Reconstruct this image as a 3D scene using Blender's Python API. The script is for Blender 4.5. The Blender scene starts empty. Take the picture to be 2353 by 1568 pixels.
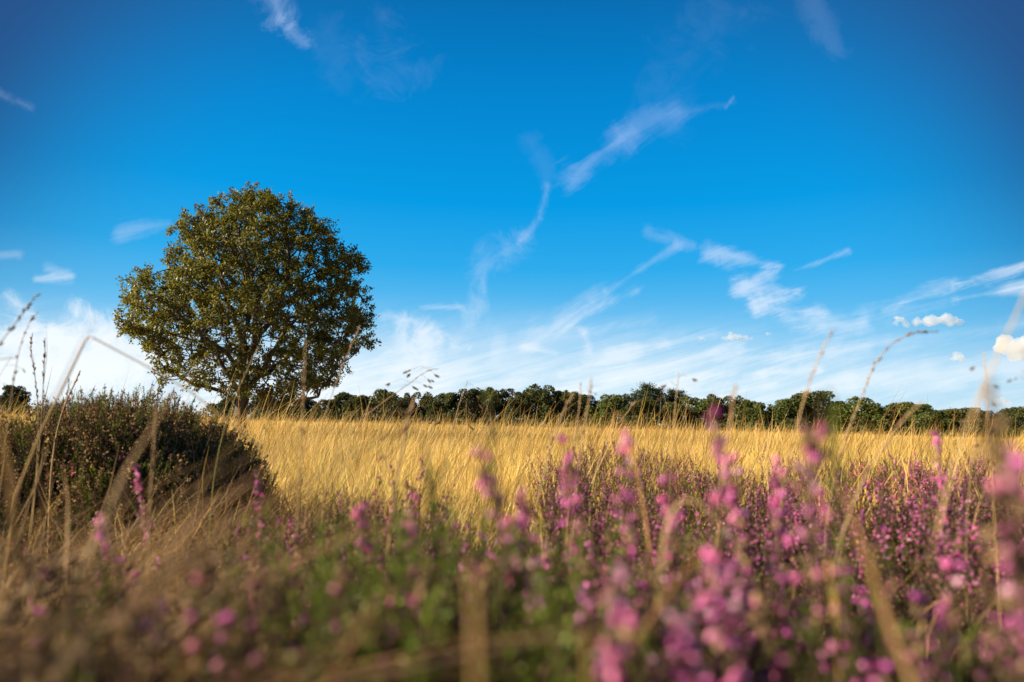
import bpy, math, random
import numpy as np
from mathutils import Matrix, Vector

rng = np.random.default_rng(7)
random.seed(7)
R = math.radians
SC = bpy.context.scene
COL = SC.collection

# ------------------------------------------------------------------ camera
EYE = np.array([0.0, 0.0, 0.80])
PITCH, ROLL, FPX = R(6.9), R(1.3), 1569.0      # pixel units of a 2353 px wide frame
_f = np.array([0, math.cos(PITCH), math.sin(PITCH)])
_r0 = np.array([1.0, 0, 0])
_u0 = np.cross(_r0, _f)
RT = _r0 * math.cos(ROLL) + _u0 * math.sin(ROLL)
UP = np.cross(RT, _f)
FW = _f
cam_data = bpy.data.cameras.new('camera')
cam = bpy.data.objects.new('camera', cam_data)
COL.objects.link(cam)
cam.matrix_world = Matrix(((RT[0], UP[0], -FW[0], EYE[0]), (RT[1], UP[1], -FW[1], EYE[1]),
                           (RT[2], UP[2], -FW[2], EYE[2]), (0, 0, 0, 1)))
cam_data.sensor_width = 36
cam_data.lens = 24
cam_data.clip_start = 0.01
cam_data.clip_end = 60000
cam_data.dof.use_dof = True
cam_data.dof.focus_distance = 9.0
cam_data.dof.aperture_fstop = 2.8
SC.camera = cam


def ray(px, py):
    d = FW + RT * ((px - 1176.5) / FPX) + UP * ((784 - py) / FPX)
    return d


def at(px, py, dist):
    """world point seen at (px, py), at forward ground distance dist"""
    d = ray(px, py)
    return EYE + d * (dist / d[1])


# ------------------------------------------------------------------ sun, sky, exposure
SUN_EL, SUN_AZ = R(24), R(-104)                 # azimuth from +Y, negative = left
sd = np.array([math.sin(SUN_AZ) * math.cos(SUN_EL), math.cos(SUN_AZ) * math.cos(SUN_EL), math.sin(SUN_EL)])
sun_l = bpy.data.lights.new('sun', 'SUN')
sun_l.energy = 5.0
sun_l.angle = R(0.5)
sun_l.color = (1.0, 0.87, 0.66)
sun = bpy.data.objects.new('sun', sun_l)
COL.objects.link(sun)
sun.rotation_euler = Vector(sd).to_track_quat('Z', 'Y').to_euler()

SC.view_settings.view_transform = 'Standard'
SC.view_settings.look = 'None'
SC.view_settings.exposure = 1.35
SC.view_settings.gamma = 1.0
SC.cycles.max_bounces = 8
SC.cycles.diffuse_bounces = 3
SC.cycles.transmission_bounces = 4
SC.cycles.transparent_max_bounces = 6
SC.cycles.volume_bounces = 6
SC.cycles.use_denoising = True

world = bpy.data.worlds.new('World')
SC.world = world
world.use_nodes = True


class NT:
    """small helper round a node tree"""
    def __init__(s, tree):
        s.t = tree
        s.n = tree.nodes
        s.l = tree.links

    def node(s, typ, **kw):
        n = s.n.new(typ)
        for k, v in kw.items():
            setattr(n, k, v)
        return n

    def put(s, sock, v):
        if hasattr(v, 'is_output'):
            s.l.new(v, sock)
        else:
            sock.default_value = v

    def math(s, op, a, b=0.0, c=0.0, clamp=False):
        n = s.node('ShaderNodeMath', operation=op, use_clamp=clamp)
        s.put(n.inputs[0], a)
        s.put(n.inputs[1], b)
        s.put(n.inputs[2], c)
        return n.outputs[0]

    def vmath(s, op, a, b=(0, 0, 0)):
        n = s.node('ShaderNodeVectorMath', operation=op)
        s.put(n.inputs[0], a)
        if op == 'SCALE':
            s.put(n.inputs[3], b)
        else:
            s.put(n.inputs[1], b)
        return n.outputs['Value'] if op in ('LENGTH', 'DOT_PRODUCT') else n.outputs[0]

    def comb(s, x, y, z):
        n = s.node('ShaderNodeCombineXYZ')
        s.put(n.inputs[0], x)
        s.put(n.inputs[1], y)
        s.put(n.inputs[2], z)
        return n.outputs[0]

    def remap(s, v, a, b, c, d, smooth=True):
        n = s.node('ShaderNodeMapRange', interpolation_type='SMOOTHSTEP' if smooth else 'LINEAR', clamp=True)
        s.put(n.inputs[0], v)
        for i, q in enumerate((a, b, c, d)):
            s.put(n.inputs[i + 1], q)
        return n.outputs[0]

    def noise(s, vec, scale, detail=4, rough=.55, dist=0.0):
        n = s.node('ShaderNodeTexNoise')
        s.put(n.inputs['Vector'], vec)
        n.inputs['Scale'].default_value = scale
        n.inputs['Detail'].default_value = detail
        n.inputs['Roughness'].default_value = rough
        n.inputs['Distortion'].default_value = dist
        return n.outputs[0]

    def mix(s, f, a, b, mode='MIX'):
        n = s.node('ShaderNodeMix', data_type='RGBA', blend_type=mode)
        s.put(n.inputs[0], f)
        s.put(n.inputs[6], a)
        s.put(n.inputs[7], b)
        return n.outputs[2]

    def ramp(s, f, stops):
        n = s.node('ShaderNodeValToRGB')
        s.put(n.inputs[0], f)
        e = n.color_ramp.elements
        while len(e) < len(stops):
            e.new(0.5)
        for i, (p, c) in enumerate(stops):
            e[i].position = p
            e[i].color = (c[0], c[1], c[2], 1)
        return n.outputs[0]


def s2l(c):
    return tuple((v / 255 / 12.92) if v / 255 <= .04045 else ((v / 255 + .055) / 1.055) ** 2.4 for v in c)


def build_world():
    T = NT(world.node_tree)
    T.n.clear()
    out = T.node('ShaderNodeOutputWorld')
    bg = T.node('ShaderNodeBackground')
    bg.inputs[1].default_value = 0.05   # the ramp below is set for exposure 1.15
    T.l.new(bg.outputs[0], out.inputs[0])
    sky = T.node('ShaderNodeTexSky', sky_type='NISHITA')
    sky.sun_disc = False
    sky.sun_elevation = SUN_EL
    sky.sun_rotation = SUN_AZ
    sky.ozone_density = 4.0
    sky.air_density = 0.8
    sky.dust_density = 0.3
    tc = T.node('ShaderNodeTexCoord')
    D = tc.outputs['Generated']
    sep = T.node('ShaderNodeSeparateXYZ')
    T.l.new(D, sep.inputs[0])
    x, y, z = sep.outputs
    yy = T.math('MAXIMUM', T.math('ABSOLUTE', y), 0.06)
    u = T.math('DIVIDE', x, yy)
    v = T.math('DIVIDE', z, yy)
    P0 = T.comb(u, v, 0.0)
    # polarised deep blue, paler towards the horizon
    el = T.math('DIVIDE', z, 0.62)
    deep = T.ramp(el, [(0.0, s2l((186, 224, 243))), (.12, s2l((158, 214, 244))), (.23, s2l((105, 194, 242))),
                       (.36, s2l((45, 173, 238))), (.50, s2l((0, 157, 231))), (.68, s2l((0, 138, 214))),
                       (.88, s2l((0, 113, 184))), (1.0, s2l((0, 98, 165)))])
    deep = T.vmath('SCALE', deep, 8.0)
    nish = T.mix(1.0, sky.outputs[0], (0.35, 0.75, 1.0, 1), 'MULTIPLY')
    base = T.mix(0.06, deep, nish)
    # lens vignette painted into the sky colour: darkest high up and to either side
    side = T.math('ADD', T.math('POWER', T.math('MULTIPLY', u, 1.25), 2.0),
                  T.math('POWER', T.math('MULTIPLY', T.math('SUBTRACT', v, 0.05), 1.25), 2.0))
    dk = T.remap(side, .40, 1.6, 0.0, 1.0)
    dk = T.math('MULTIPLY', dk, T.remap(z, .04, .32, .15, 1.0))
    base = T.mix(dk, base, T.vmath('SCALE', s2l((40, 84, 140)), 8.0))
    # ---- cirrus
    warp = T.node('ShaderNodeTexNoise')
    T.put(warp.inputs['Vector'], P0)
    warp.inputs['Scale'].default_value = 9
    warp.inputs['Detail'].default_value = 5
    wv = T.vmath('SCALE', T.vmath('SUBTRACT', warp.outputs['Color'], (.5, .5, .5)), 0.030)
    P = T.vmath('MULTIPLY', T.vmath('ADD', P0, wv), (1, 1, 0))
    PL = T.vmath('MULTIPLY', T.vmath('ADD', P0, T.vmath('SCALE', wv, .28)), (1, 1, 0))

    def streak(ang, along, across, detail=5, rough=.6, off=0.0):
        ca, sa = math.cos(ang), math.sin(ang)
        a = T.vmath('DOT_PRODUCT', PL, (ca * along, sa * along, 0))
        b = T.vmath('DOT_PRODUCT', PL, (-sa * across, ca * across, 0))
        return T.noise(T.comb(a, b, off), 1.0, detail, rough, .6)
    n_up = streak(R(37), 6, 44, 9, .72, off=1.3)
    n_flat = streak(R(15), 4, 46, 9, .72, off=4.7)
    n_zig = streak(R(22), 13, 62, 9, .74, off=8.1)
    n_puf = T.noise(P, 15, 10, .70, 1.0)
    n_big = T.noise(P0, 7, 4, .6, .4)
    brk = T.math('MULTIPLY', T.math('SUBTRACT', n_big, .5), .8)

    def tx(nz, k=.45):
        # fibres broken by broader noise
        q = T.math('ADD', T.math('ADD', T.math('MULTIPLY', nz, 1 - k), T.math('MULTIPLY', n_puf, k)), brk)
        return T.remap(q, .33, .66, .0, 1.0, False)
    tex = {'u': tx(n_up, .30), 'f': tx(n_flat, .25), 'z': tx(n_zig, .35), 'p': tx(n_puf)}
    # one node group: soft capsule from A to B
    g = bpy.data.node_groups.new('wisp', 'ShaderNodeTree')
    for nm, ty in (('P', 'NodeSocketVector'), ('A', 'NodeSocketVector'), ('BA', 'NodeSocketVector'),
                   ('InvLen', 'NodeSocketFloat'), ('InvW', 'NodeSocketFloat'), ('Gain', 'NodeSocketFloat'), ('Tex', 'NodeSocketFloat')):
        g.interface.new_socket(nm, in_out='INPUT', socket_type=ty)
    g.interface.new_socket('Mask', in_out='OUTPUT', socket_type='NodeSocketFloat')
    G = NT(g)
    gi = G.node('NodeGroupInput').outputs
    go = G.node('NodeGroupOutput')
    pa = G.vmath('SUBTRACT', gi['P'], gi['A'])
    h = G.math('MULTIPLY', G.vmath('DOT_PRODUCT', pa, gi['BA']), gi['InvLen'], clamp=True)
    n = G.node('ShaderNodeVectorMath', operation='SCALE')
    G.l.new(gi['BA'], n.inputs[0])
    G.l.new(h, n.inputs[3])
    d = G.math('MULTIPLY', G.vmath('LENGTH', G.vmath('SUBTRACT', pa, n.outputs[0])), gi['InvW'])
    # the fibres eat into the edge, so that a wisp frays instead of ending in a round cap
    d = G.math('ADD', d, G.math('MULTIPLY', G.math('SUBTRACT', 1.0, gi['Tex']), 0.85))
    m = G.remap(d, 0.10, 1.15, 1.0, 0.0)
    G.l.new(G.math('MULTIPLY', m, gi['Gain']), go.inputs[0])

    def uv(px, py):
        q = ray(px, py)
        return q[0] / q[1], q[2] / q[1]
    W = [(610, -20, 645, 40, 44, .42, 'p'), (645, 40, 695, 100, 22, .34, 'p'), (870, 60, 915, 150, 70, .09, 'p'), (760, 60, 780, 160, 60, .05, 'p'),
         (1860, -10, 1915, 110, 32, .10, 'p'), (1650, 40, 1560, 200, 90, .05, 'p'),
         (1315, 412, 1430, 315, 34, .36, 'u'), (1430, 310, 1555, 252, 30, .22, 'u'), (1555, 260, 1690, 235, 18, .14, 'u'),
         (1670, 250, 1692, 222, 10, .45, 'p'),
         (1258, 430, 1245, 500, 11, .30, 'p'), (1245, 500, 1195, 562, 13, .30, 'p'), (1195, 562, 1095, 622, 34, .24, 'p'), (1220, 330, 1262, 420, 24, .06, 'p'),
         (1555, 565, 1390, 672, 13, .36, 'u'), (1460, 668, 1290, 745, 24, .46, 'u'), (1390, 680, 1210, 785, 36, .36, 'u'),
         (1490, 535, 1590, 570, 16, .22, 'p'),
         (1625, 585, 1790, 615, 24, .58, 'z'), (1795, 622, 1710, 662, 26, .62, 'z'), (1690, 668, 1845, 668, 18, .45, 'z'),
         (1835, 675, 1735, 712, 22, .95, 'z'), (1745, 718, 1885, 716, 20, .60, 'z'), (1825, 755, 1985, 742, 24, .55, 'f'), (1800, 735, 1880, 745, 26, .4, 'z'),
         (1825, 622, 1948, 575, 10, .42, 'u'),
         (2400, 600, 2190, 655, 16, 1.0, 'f'), (2200, 652, 2030, 712, 20, .5, 'f'), (2400, 650, 2190, 688, 16, .9, 'f'), (2200, 686, 1990, 728, 24, .4, 'f'),
         (275, 535, 385, 512, 20, .30, 'f'), (85, 643, 162, 638, 12, .48, 'f'), (110, 620, 150, 628, 14, .3, 'f'), (-10, 585, 40, 588, 12, .25, 'f'), (-10, 215, 75, 250, 16, .2, 'p'),
         (15, 690, 60, 722, 28, .75, 'p'), (165, 700, 225, 727, 18, .5, 'p'), (320, 745, 250, 750, 26, .5, 'p'),
         (945, 745, 990, 790, 34, .75, 'p'), (985, 790, 920, 850, 44, .7, 'p'), (1095, 705, 1055, 790, 40, .35, 'p'), (965, 708, 1065, 706, 10, .45, 'f'),
         (890, 730, 950, 745, 18, .45, 'p'), (1040, 800, 1080, 808, 14, .6, 'p'), (1205, 800, 1278, 812, 12, .7, 'f'), (1335, 762, 1352, 805, 14, .6, 'p'), (1150, 780, 1130, 840, 24, .3, 'p'),
         (-60, 790, 215, 785, 62, 1.5, 'p'), (-80, 850, 330, 850, 80, 1.4, 'p'), (-60, 830, 300, 830, 80, .8, 'f'),
         (1400, 812, 1640, 768, 16, .4, 'f'), (1290, 860, 1530, 790, 24, .6, 'f'), (1400, 870, 1700, 800, 22, .6, 'f'), (1230, 775, 1500, 735, 22, .25, 'u'),
         (1650, 830, 1830, 820, 26, .55, 'f'), (1560, 868, 1880, 850, 16, .8, 'f'), (1780, 818, 1990, 800, 20, .5, 'f'), (1480, 890, 1760, 870, 26, .7, 'f'),
         (1960, 878, 2353, 838, 34, .55, 'f'), (2060, 790, 2353, 742, 22, .3, 'f'), (1830, 905, 2200, 890, 30, .4, 'f'), (1900, 800, 2030, 785, 18, .35, 'f')]
    tot = None
    for ax, ay, bx, by, w, s, k in W:
        A, B = uv(ax, ay), uv(bx, by)
        ba = (B[0] - A[0], B[1] - A[1])
        n = T.node('ShaderNodeGroup')
        n.node_tree = g
        # each wisp waits for the one before it, which keeps the shader's stack short
        Q = PL if k in 'uf' else P
        T.put(n.inputs['P'], Q if tot is None else T.vmath('ADD', Q, T.vmath('SCALE', (0, 0, 1e-7), tot)))
        n.inputs['A'].default_value = (A[0], A[1], 0)
        n.inputs['BA'].default_value = (ba[0], ba[1], 0)
        n.inputs['InvLen'].default_value = 1 / (ba[0] ** 2 + ba[1] ** 2)
        n.inputs['InvW'].default_value = FPX / (w * 1.75)
        n.inputs['Gain'].default_value = s * .8
        T.put(n.inputs['Tex'], tex[k])
        # screen-combine
        o = T.math('MINIMUM', n.outputs[0], 1.0)
        tot = o if tot is None else T.math('SUBTRACT', T.math('ADD', tot, o), T.math('MULTIPLY', tot, o))
    # milky streaked veil above the horizon, thinner towards the right
    veil_c = T.remap(v, .015, .20, 1.0, 0.0)
    vs = T.math('MULTIPLY', veil_c, T.remap(T.math('ADD', n_flat, T.math('MULTIPLY', brk, .5)), .34, .64, .45, 1.15, False))
    az = T.remap(u, .1, .75, 1.0, .50)
    veil = T.math('MULTIPLY', T.math('MULTIPLY', vs, az), .92, clamp=True)
    tot = T.math('SUBTRACT', T.math('ADD', tot, veil), T.math('MULTIPLY', tot, veil))
    tot = T.math('MULTIPLY', tot, T.remap(y, -.2, .1, .35, 1.0))
    tot = T.math('MINIMUM', tot, 1.0)
    ccol = T.mix(T.remap(z, .02, .42, 0.0, 1.0), (7.4, 7.9, 8.2, 1), (3.8, 5.2, 7.9, 1))
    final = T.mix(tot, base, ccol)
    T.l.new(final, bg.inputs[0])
    world.cycles.sampling_method = 'MANUAL'
    world.cycles.sample_map_resolution = 512


build_world()

# ------------------------------------------------------------------ helpers
UNTAGGED = []


def tag(o, label=None, cat=None, group=None, kind=None):
    if label:
        o['label'] = label
    if cat:
        o['category'] = cat
    if group:
        o['group'] = group
    if kind:
        o['kind'] = kind
    return o


def empty(name, loc):
    o = bpy.data.objects.new(name, None)
    COL.objects.link(o)
    o.location = tuple(float(q) for q in loc)
    o.empty_display_size = 0.05
    return o


def mesh_data(name, V, F, mats, mi=None, col=None, smooth=False):
    V = np.asarray(V, np.float32)
    F = np.asarray(F, np.int32)
    me = bpy.data.meshes.new(name)
    k = F.shape[1]
    me.vertices.add(len(V))
    me.vertices.foreach_set('co', V.ravel())
    me.loops.add(F.size)
    me.loops.foreach_set('vertex_index', F.ravel())
    me.polygons.add(len(F))
    me.polygons.foreach_set('loop_start', np.arange(0, F.size, k, dtype=np.int32))
    if mi is not None:
        me.polygons.foreach_set('material_index', np.asarray(mi, np.int32))
    if smooth:
        me.polygons.foreach_set('use_smooth', np.ones(len(F), bool))
    for m in mats:
        me.materials.append(m)
    if col is not None:
        a = me.attributes.new('tint', 'FLOAT_COLOR', 'POINT')
        c = np.ones((len(V), 4), np.float32)
        c[:, :3] = col
        a.data.foreach_set('color', c.ravel())
    me.update(calc_edges=True)
    me.validate()
    return me


def link(name, me, parent=None, loc=None):
    o = bpy.data.objects.new(name, me)
    COL.objects.link(o)
    if parent is not None:
        o.parent = parent
    if loc is not None:
        o.location = tuple(float(q) for q in loc)
    return o


class Geo:
    """quad soup with a tint per vertex"""
    def __init__(s):
        s.v, s.f, s.c, s.m, s.n = [], [], [], [], 0

    def add(s, V, F, C, m=0):
        V = np.asarray(V, float)
        if not len(V):
            return
        F = np.asarray(F, int)
        s.v.append(V)
        s.f.append(F + s.n)
        C = np.asarray(C, float)
        if C.ndim == 1:
            C = np.tile(C, (len(V), 1))
        s.c.append(C)
        s.m.append(np.full(len(F), m))
        s.n += len(V)

    def arr(s):
        return np.concatenate(s.v), np.concatenate(s.f), np.concatenate(s.c), np.concatenate(s.m)

    def mesh(s, name, mats, smooth=False, origin=None):
        V, F, C, M = s.arr()
        if origin is not None:
            V = V - np.asarray(origin)
        return mesh_data(name, V, F, mats, M, C, smooth)


def leaf_mat(name, base, trans=.35, rough=.5, gloss=.04, vary=.25, scale=3.0):
    m = bpy.data.materials.new(name)
    m.use_nodes = True
    T = NT(m.node_tree)
    T.n.clear()
    out = T.node('ShaderNodeOutputMaterial')
    at_ = T.node('ShaderNodeAttribute', attribute_name='tint')
    tc = T.node('ShaderNodeTexCoord')
    nz = T.noise(tc.outputs['Object'], scale, 3)
    k = T.remap(nz, .3, .7, 1 - vary, 1 + vary, False)
    c = T.mix(1.0, at_.outputs['Color'], (*base, 1), 'MULTIPLY')
    c = T.vmath('SCALE', c, k)
    d = T.node('ShaderNodeBsdfDiffuse')
    t = T.node('ShaderNodeBsdfTranslucent')
    g = T.node('ShaderNodeBsdfGlossy')
    g.inputs['Roughness'].default_value = rough
    T.put(d.inputs[0], c)
    T.put(t.inputs[0], c)
    mx = T.node('ShaderNodeMixShader')
    mx.inputs[0].default_value = trans
    T.l.new(d.outputs[0], mx.inputs[1])
    T.l.new(t.outputs[0], mx.inputs[2])
    mg = T.node('ShaderNodeMixShader')
    mg.inputs[0].default_value = gloss
    T.l.new(mx.outputs[0], mg.inputs[1])
    T.l.new(g.outputs[0], mg.inputs[2])
    T.l.new(mg.outputs[0], out.inputs[0])
    return m


def bark_mat(name, c1, c2, scale=8):
    m = bpy.data.materials.new(name)
    m.use_nodes = True
    T = NT(m.node_tree)
    b = T.n['Principled BSDF']
    tc = T.node('ShaderNodeTexCoord')
    v = T.vmath('MULTIPLY', tc.outputs['Object'], (1, 1, .25))
    nz = T.noise(v, scale, 6, .65)
    T.put(b.inputs['Base Color'], T.mix(T.remap(nz, .35, .65, 0, 1), (*c1, 1), (*c2, 1)))
    b.inputs['Roughness'].default_value = .9
    bp = T.node('ShaderNodeBump')
    bp.inputs['Strength'].default_value = .8
    bp.inputs['Distance'].default_value = .03
    T.l.new(nz, bp.inputs['Height'])
    T.l.new(bp.outputs[0], b.inputs['Normal'])
    return m


M_OAKLEAF = leaf_mat('oak_leaf', (.148, .148, .021), .45, .42, .035, .2, 1.2)
M_FARLEAF = leaf_mat('far_leaf', (.070, .082, .022), .28, .6, .02, .3, .5)
M_PINE = leaf_mat('pine_needles', (.032, .052, .020), .15, .6, .02, .25, .6)
M_BARK = bark_mat('oak_bark', (.035, .026, .018), (.11, .085, .06))
M_STRAW = leaf_mat('straw', (.92, .67, .215), .5, .5, .02, .12, .8)
M_DEAD = leaf_mat('dead_straw', (.25, .150, .064), .3, .6, .02, .2, 3)
M_STALK = leaf_mat('stalk_straw', (.50, .35, .15), .3, .5, .03, .15, 30)
M_SEED = leaf_mat('seed_husk', (.25, .14, .075), .3, .6, .02, .2, 60)
M_HSTEM = bark_mat('heather_stem', (.055, .028, .014), (.13, .07, .035), 200)
M_HLEAF = leaf_mat('heather_leaf', (.078, .122, .011), .3, .5, .03, .2, 30)
M_HFLOW = leaf_mat('heather_flower', (.68, .21, .44), .45, .5, .02, .12, 60)

ZIG = np.array([[0, 1, 2, 3]])


def tube(P, rad, sides=5, tint=(1, 1, 1)):
    """tapered tube along polyline P with radius per point"""
    P = np.asarray(P, float)
    n = len(P)
    rad = np.broadcast_to(np.asarray(rad, float), (n,))
    tg = np.gradient(P, axis=0)
    tg /= np.linalg.norm(tg, axis=1)[:, None] + 1e-12
    ref = np.where(np.abs(tg[:, 2:3]) > .9, np.array([[1.0, 0, 0]]), np.array([[0, 0, 1.0]]))
    # one reference for the whole tube keeps it from twisting
    ref = np.tile(np.array([[1.0, 0.13, 0]]) if np.mean(np.abs(tg[:, 2])) > .6 else np.array([[0.1, 0, 1.0]]), (n, 1))
    a = np.cross(tg, ref)
    a /= np.linalg.norm(a, axis=1)[:, None] + 1e-12
    b = np.cross(tg, a)
    th = np.arange(sides) * 2 * np.pi / sides
    V = (P[:, None] + rad[:, None, None] * (a[:, None] * np.cos(th)[None, :, None] + b[:, None] * np.sin(th)[None, :, None])).reshape(-1, 3)
    i = np.arange(n - 1)[:, None] * sides
    j = np.arange(sides)[None]
    k = (j + 1) % sides
    F = np.stack([i + j, i + k, i + sides + k, i + sides + j], -1).reshape(-1, 4)
    return V, F, np.tile(np.asarray(tint, float), (len(V), 1))


def bezier_line(pts, n=24):
    """Catmull-Rom through pts"""
    P = np.asarray(pts, float)
    if len(P) == 2:
        t = np.linspace(0, 1, n)[:, None]
        return P[0] * (1 - t) + P[1] * t
    # chord-length cubic through the points: no overshoot where spacing is uneven
    seg = np.linalg.norm(np.diff(P, axis=0), axis=1) + 1e-9
    T = np.concatenate([[0], np.cumsum(seg)])
    sl = np.diff(P, axis=0) / seg[:, None]
    m = np.empty_like(P)
    m[0], m[-1] = sl[0], sl[-1]
    w0, w1 = seg[1:, None], seg[:-1, None]
    m[1:-1] = (sl[:-1] * w0 + sl[1:] * w1) / (w0 + w1)
    t = np.unique(np.concatenate([np.linspace(0, T[-1], n), T]))
    k = np.clip(np.searchsorted(T, t, side='right') - 1, 0, len(seg) - 1)
    h = seg[k][:, None]
    x = ((t - T[k]) / seg[k])[:, None]
    return ((2 * x ** 3 - 3 * x ** 2 + 1) * P[k] + (x ** 3 - 2 * x ** 2 + x) * h * m[k] +
            (-2 * x ** 3 + 3 * x ** 2) * P[k + 1] + (x ** 3 - x ** 2) * h * m[k + 1])


def unit(v):
    v = np.asarray(v, float)
    return v / (np.linalg.norm(v, axis=-1, keepdims=True) + 1e-12)


def rand_dirs(n):
    return unit(rng.normal(size=(n, 3)))


def diamonds(C, D, N, L, W, fold=.0):
    """leaf quads: base C, direction D, normal N, length L, width W"""
    S = unit(np.cross(D, N))
    L = np.broadcast_to(L, (len(C),))[:, None]
    W = np.broadcast_to(W, (len(C),))[:, None]
    V = np.stack([C, C + D * L * .5 + S * W * .5 + N * W * fold, C + D * L, C + D * L * .5 - S * W * .5 + N * W * fold], 1)
    F = (np.arange(len(C))[:, None] * 4 + np.arange(4)[None])
    return V.reshape(-1, 3), F


def vnoise(x, y, seed=0):
    """cheap smooth value noise in numpy"""
    x = np.asarray(x, float)
    y = np.asarray(y, float)
    xi, yi = np.floor(x), np.floor(y)
    fx, fy = x - xi, y - yi
    fx, fy = fx * fx * (3 - 2 * fx), fy * fy * (3 - 2 * fy)

    def h(a, b):
        s = np.sin(a * 127.1 + b * 311.7 + seed * 74.7) * 43758.5453
        return s - np.floor(s)
    return (h(xi, yi) * (1 - fx) + h(xi + 1, yi) * fx) * (1 - fy) + (h(xi, yi + 1) * (1 - fx) + h(xi + 1, yi + 1) * fx) * fy


def gz(x, y):
    x = np.asarray(x, float)
    y = np.asarray(y, float)
    r = np.hypot(x, y)
    near = np.exp(-(r / 25) ** 2)
    z = .10 * (vnoise(x * .8, y * .8, 3) - .5) * near + .03 * (vnoise(x * 3, y * 3, 5) - .5) * near
    z = z + .16 * np.exp(-((x + 1.95) ** 2 / .9 ** 2 + (y - 3.5) ** 2 / 1.0 ** 2))
    return z


# ------------------------------------------------------------------ ground: one sheet to the horizon
def build_ground():
    a = np.linspace(0, 2 * np.pi, 181)[:-1]
    rr = np.concatenate([np.linspace(0.05, 8, 60), np.geomspace(8.6, 30000, 60)])
    X = rr[:, None] * np.sin(a)
    Y = rr[:, None] * np.cos(a)
    V = np.stack([X, Y, gz(X, Y)], -1).reshape(-1, 3)
    n = len(a)
    i = np.arange(len(rr) - 1)[:, None] * n
    j = np.arange(n)[None]
    k = (j + 1) % n
    F = np.stack([i + j, i + n + j, i + n + k, i + k], -1).reshape(-1, 4)[:, ::-1]
    # centre cap as quads
    cap = np.stack([np.full(n // 2, 0), np.arange(0, n, 2), np.arange(1, n, 2), np.arange(2, n + 2, 2) % n], -1)
    m = bpy.data.materials.new('heath_soil')
    m.use_nodes = True
    T = NT(m.node_tree)
    b = T.n['Principled BSDF']
    tc = T.node('ShaderNodeTexCoord')
    nz = T.noise(tc.outputs['Object'], 1.2, 8, .7)
    n2 = T.noise(tc.outputs['Object'], 30, 6, .7)
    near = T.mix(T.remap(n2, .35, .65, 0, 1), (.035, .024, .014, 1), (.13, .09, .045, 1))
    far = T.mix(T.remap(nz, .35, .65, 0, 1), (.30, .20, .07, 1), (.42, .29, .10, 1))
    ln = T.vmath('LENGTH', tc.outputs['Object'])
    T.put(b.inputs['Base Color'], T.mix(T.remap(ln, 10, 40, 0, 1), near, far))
    b.inputs['Roughness'].default_value = 1
    b.inputs['Specular IOR Level'].default_value = .1
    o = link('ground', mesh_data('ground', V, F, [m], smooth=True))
    tag(o, 'dry heath soil under the grass reaching to the horizon', 'ground', kind='structure')


build_ground()


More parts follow.
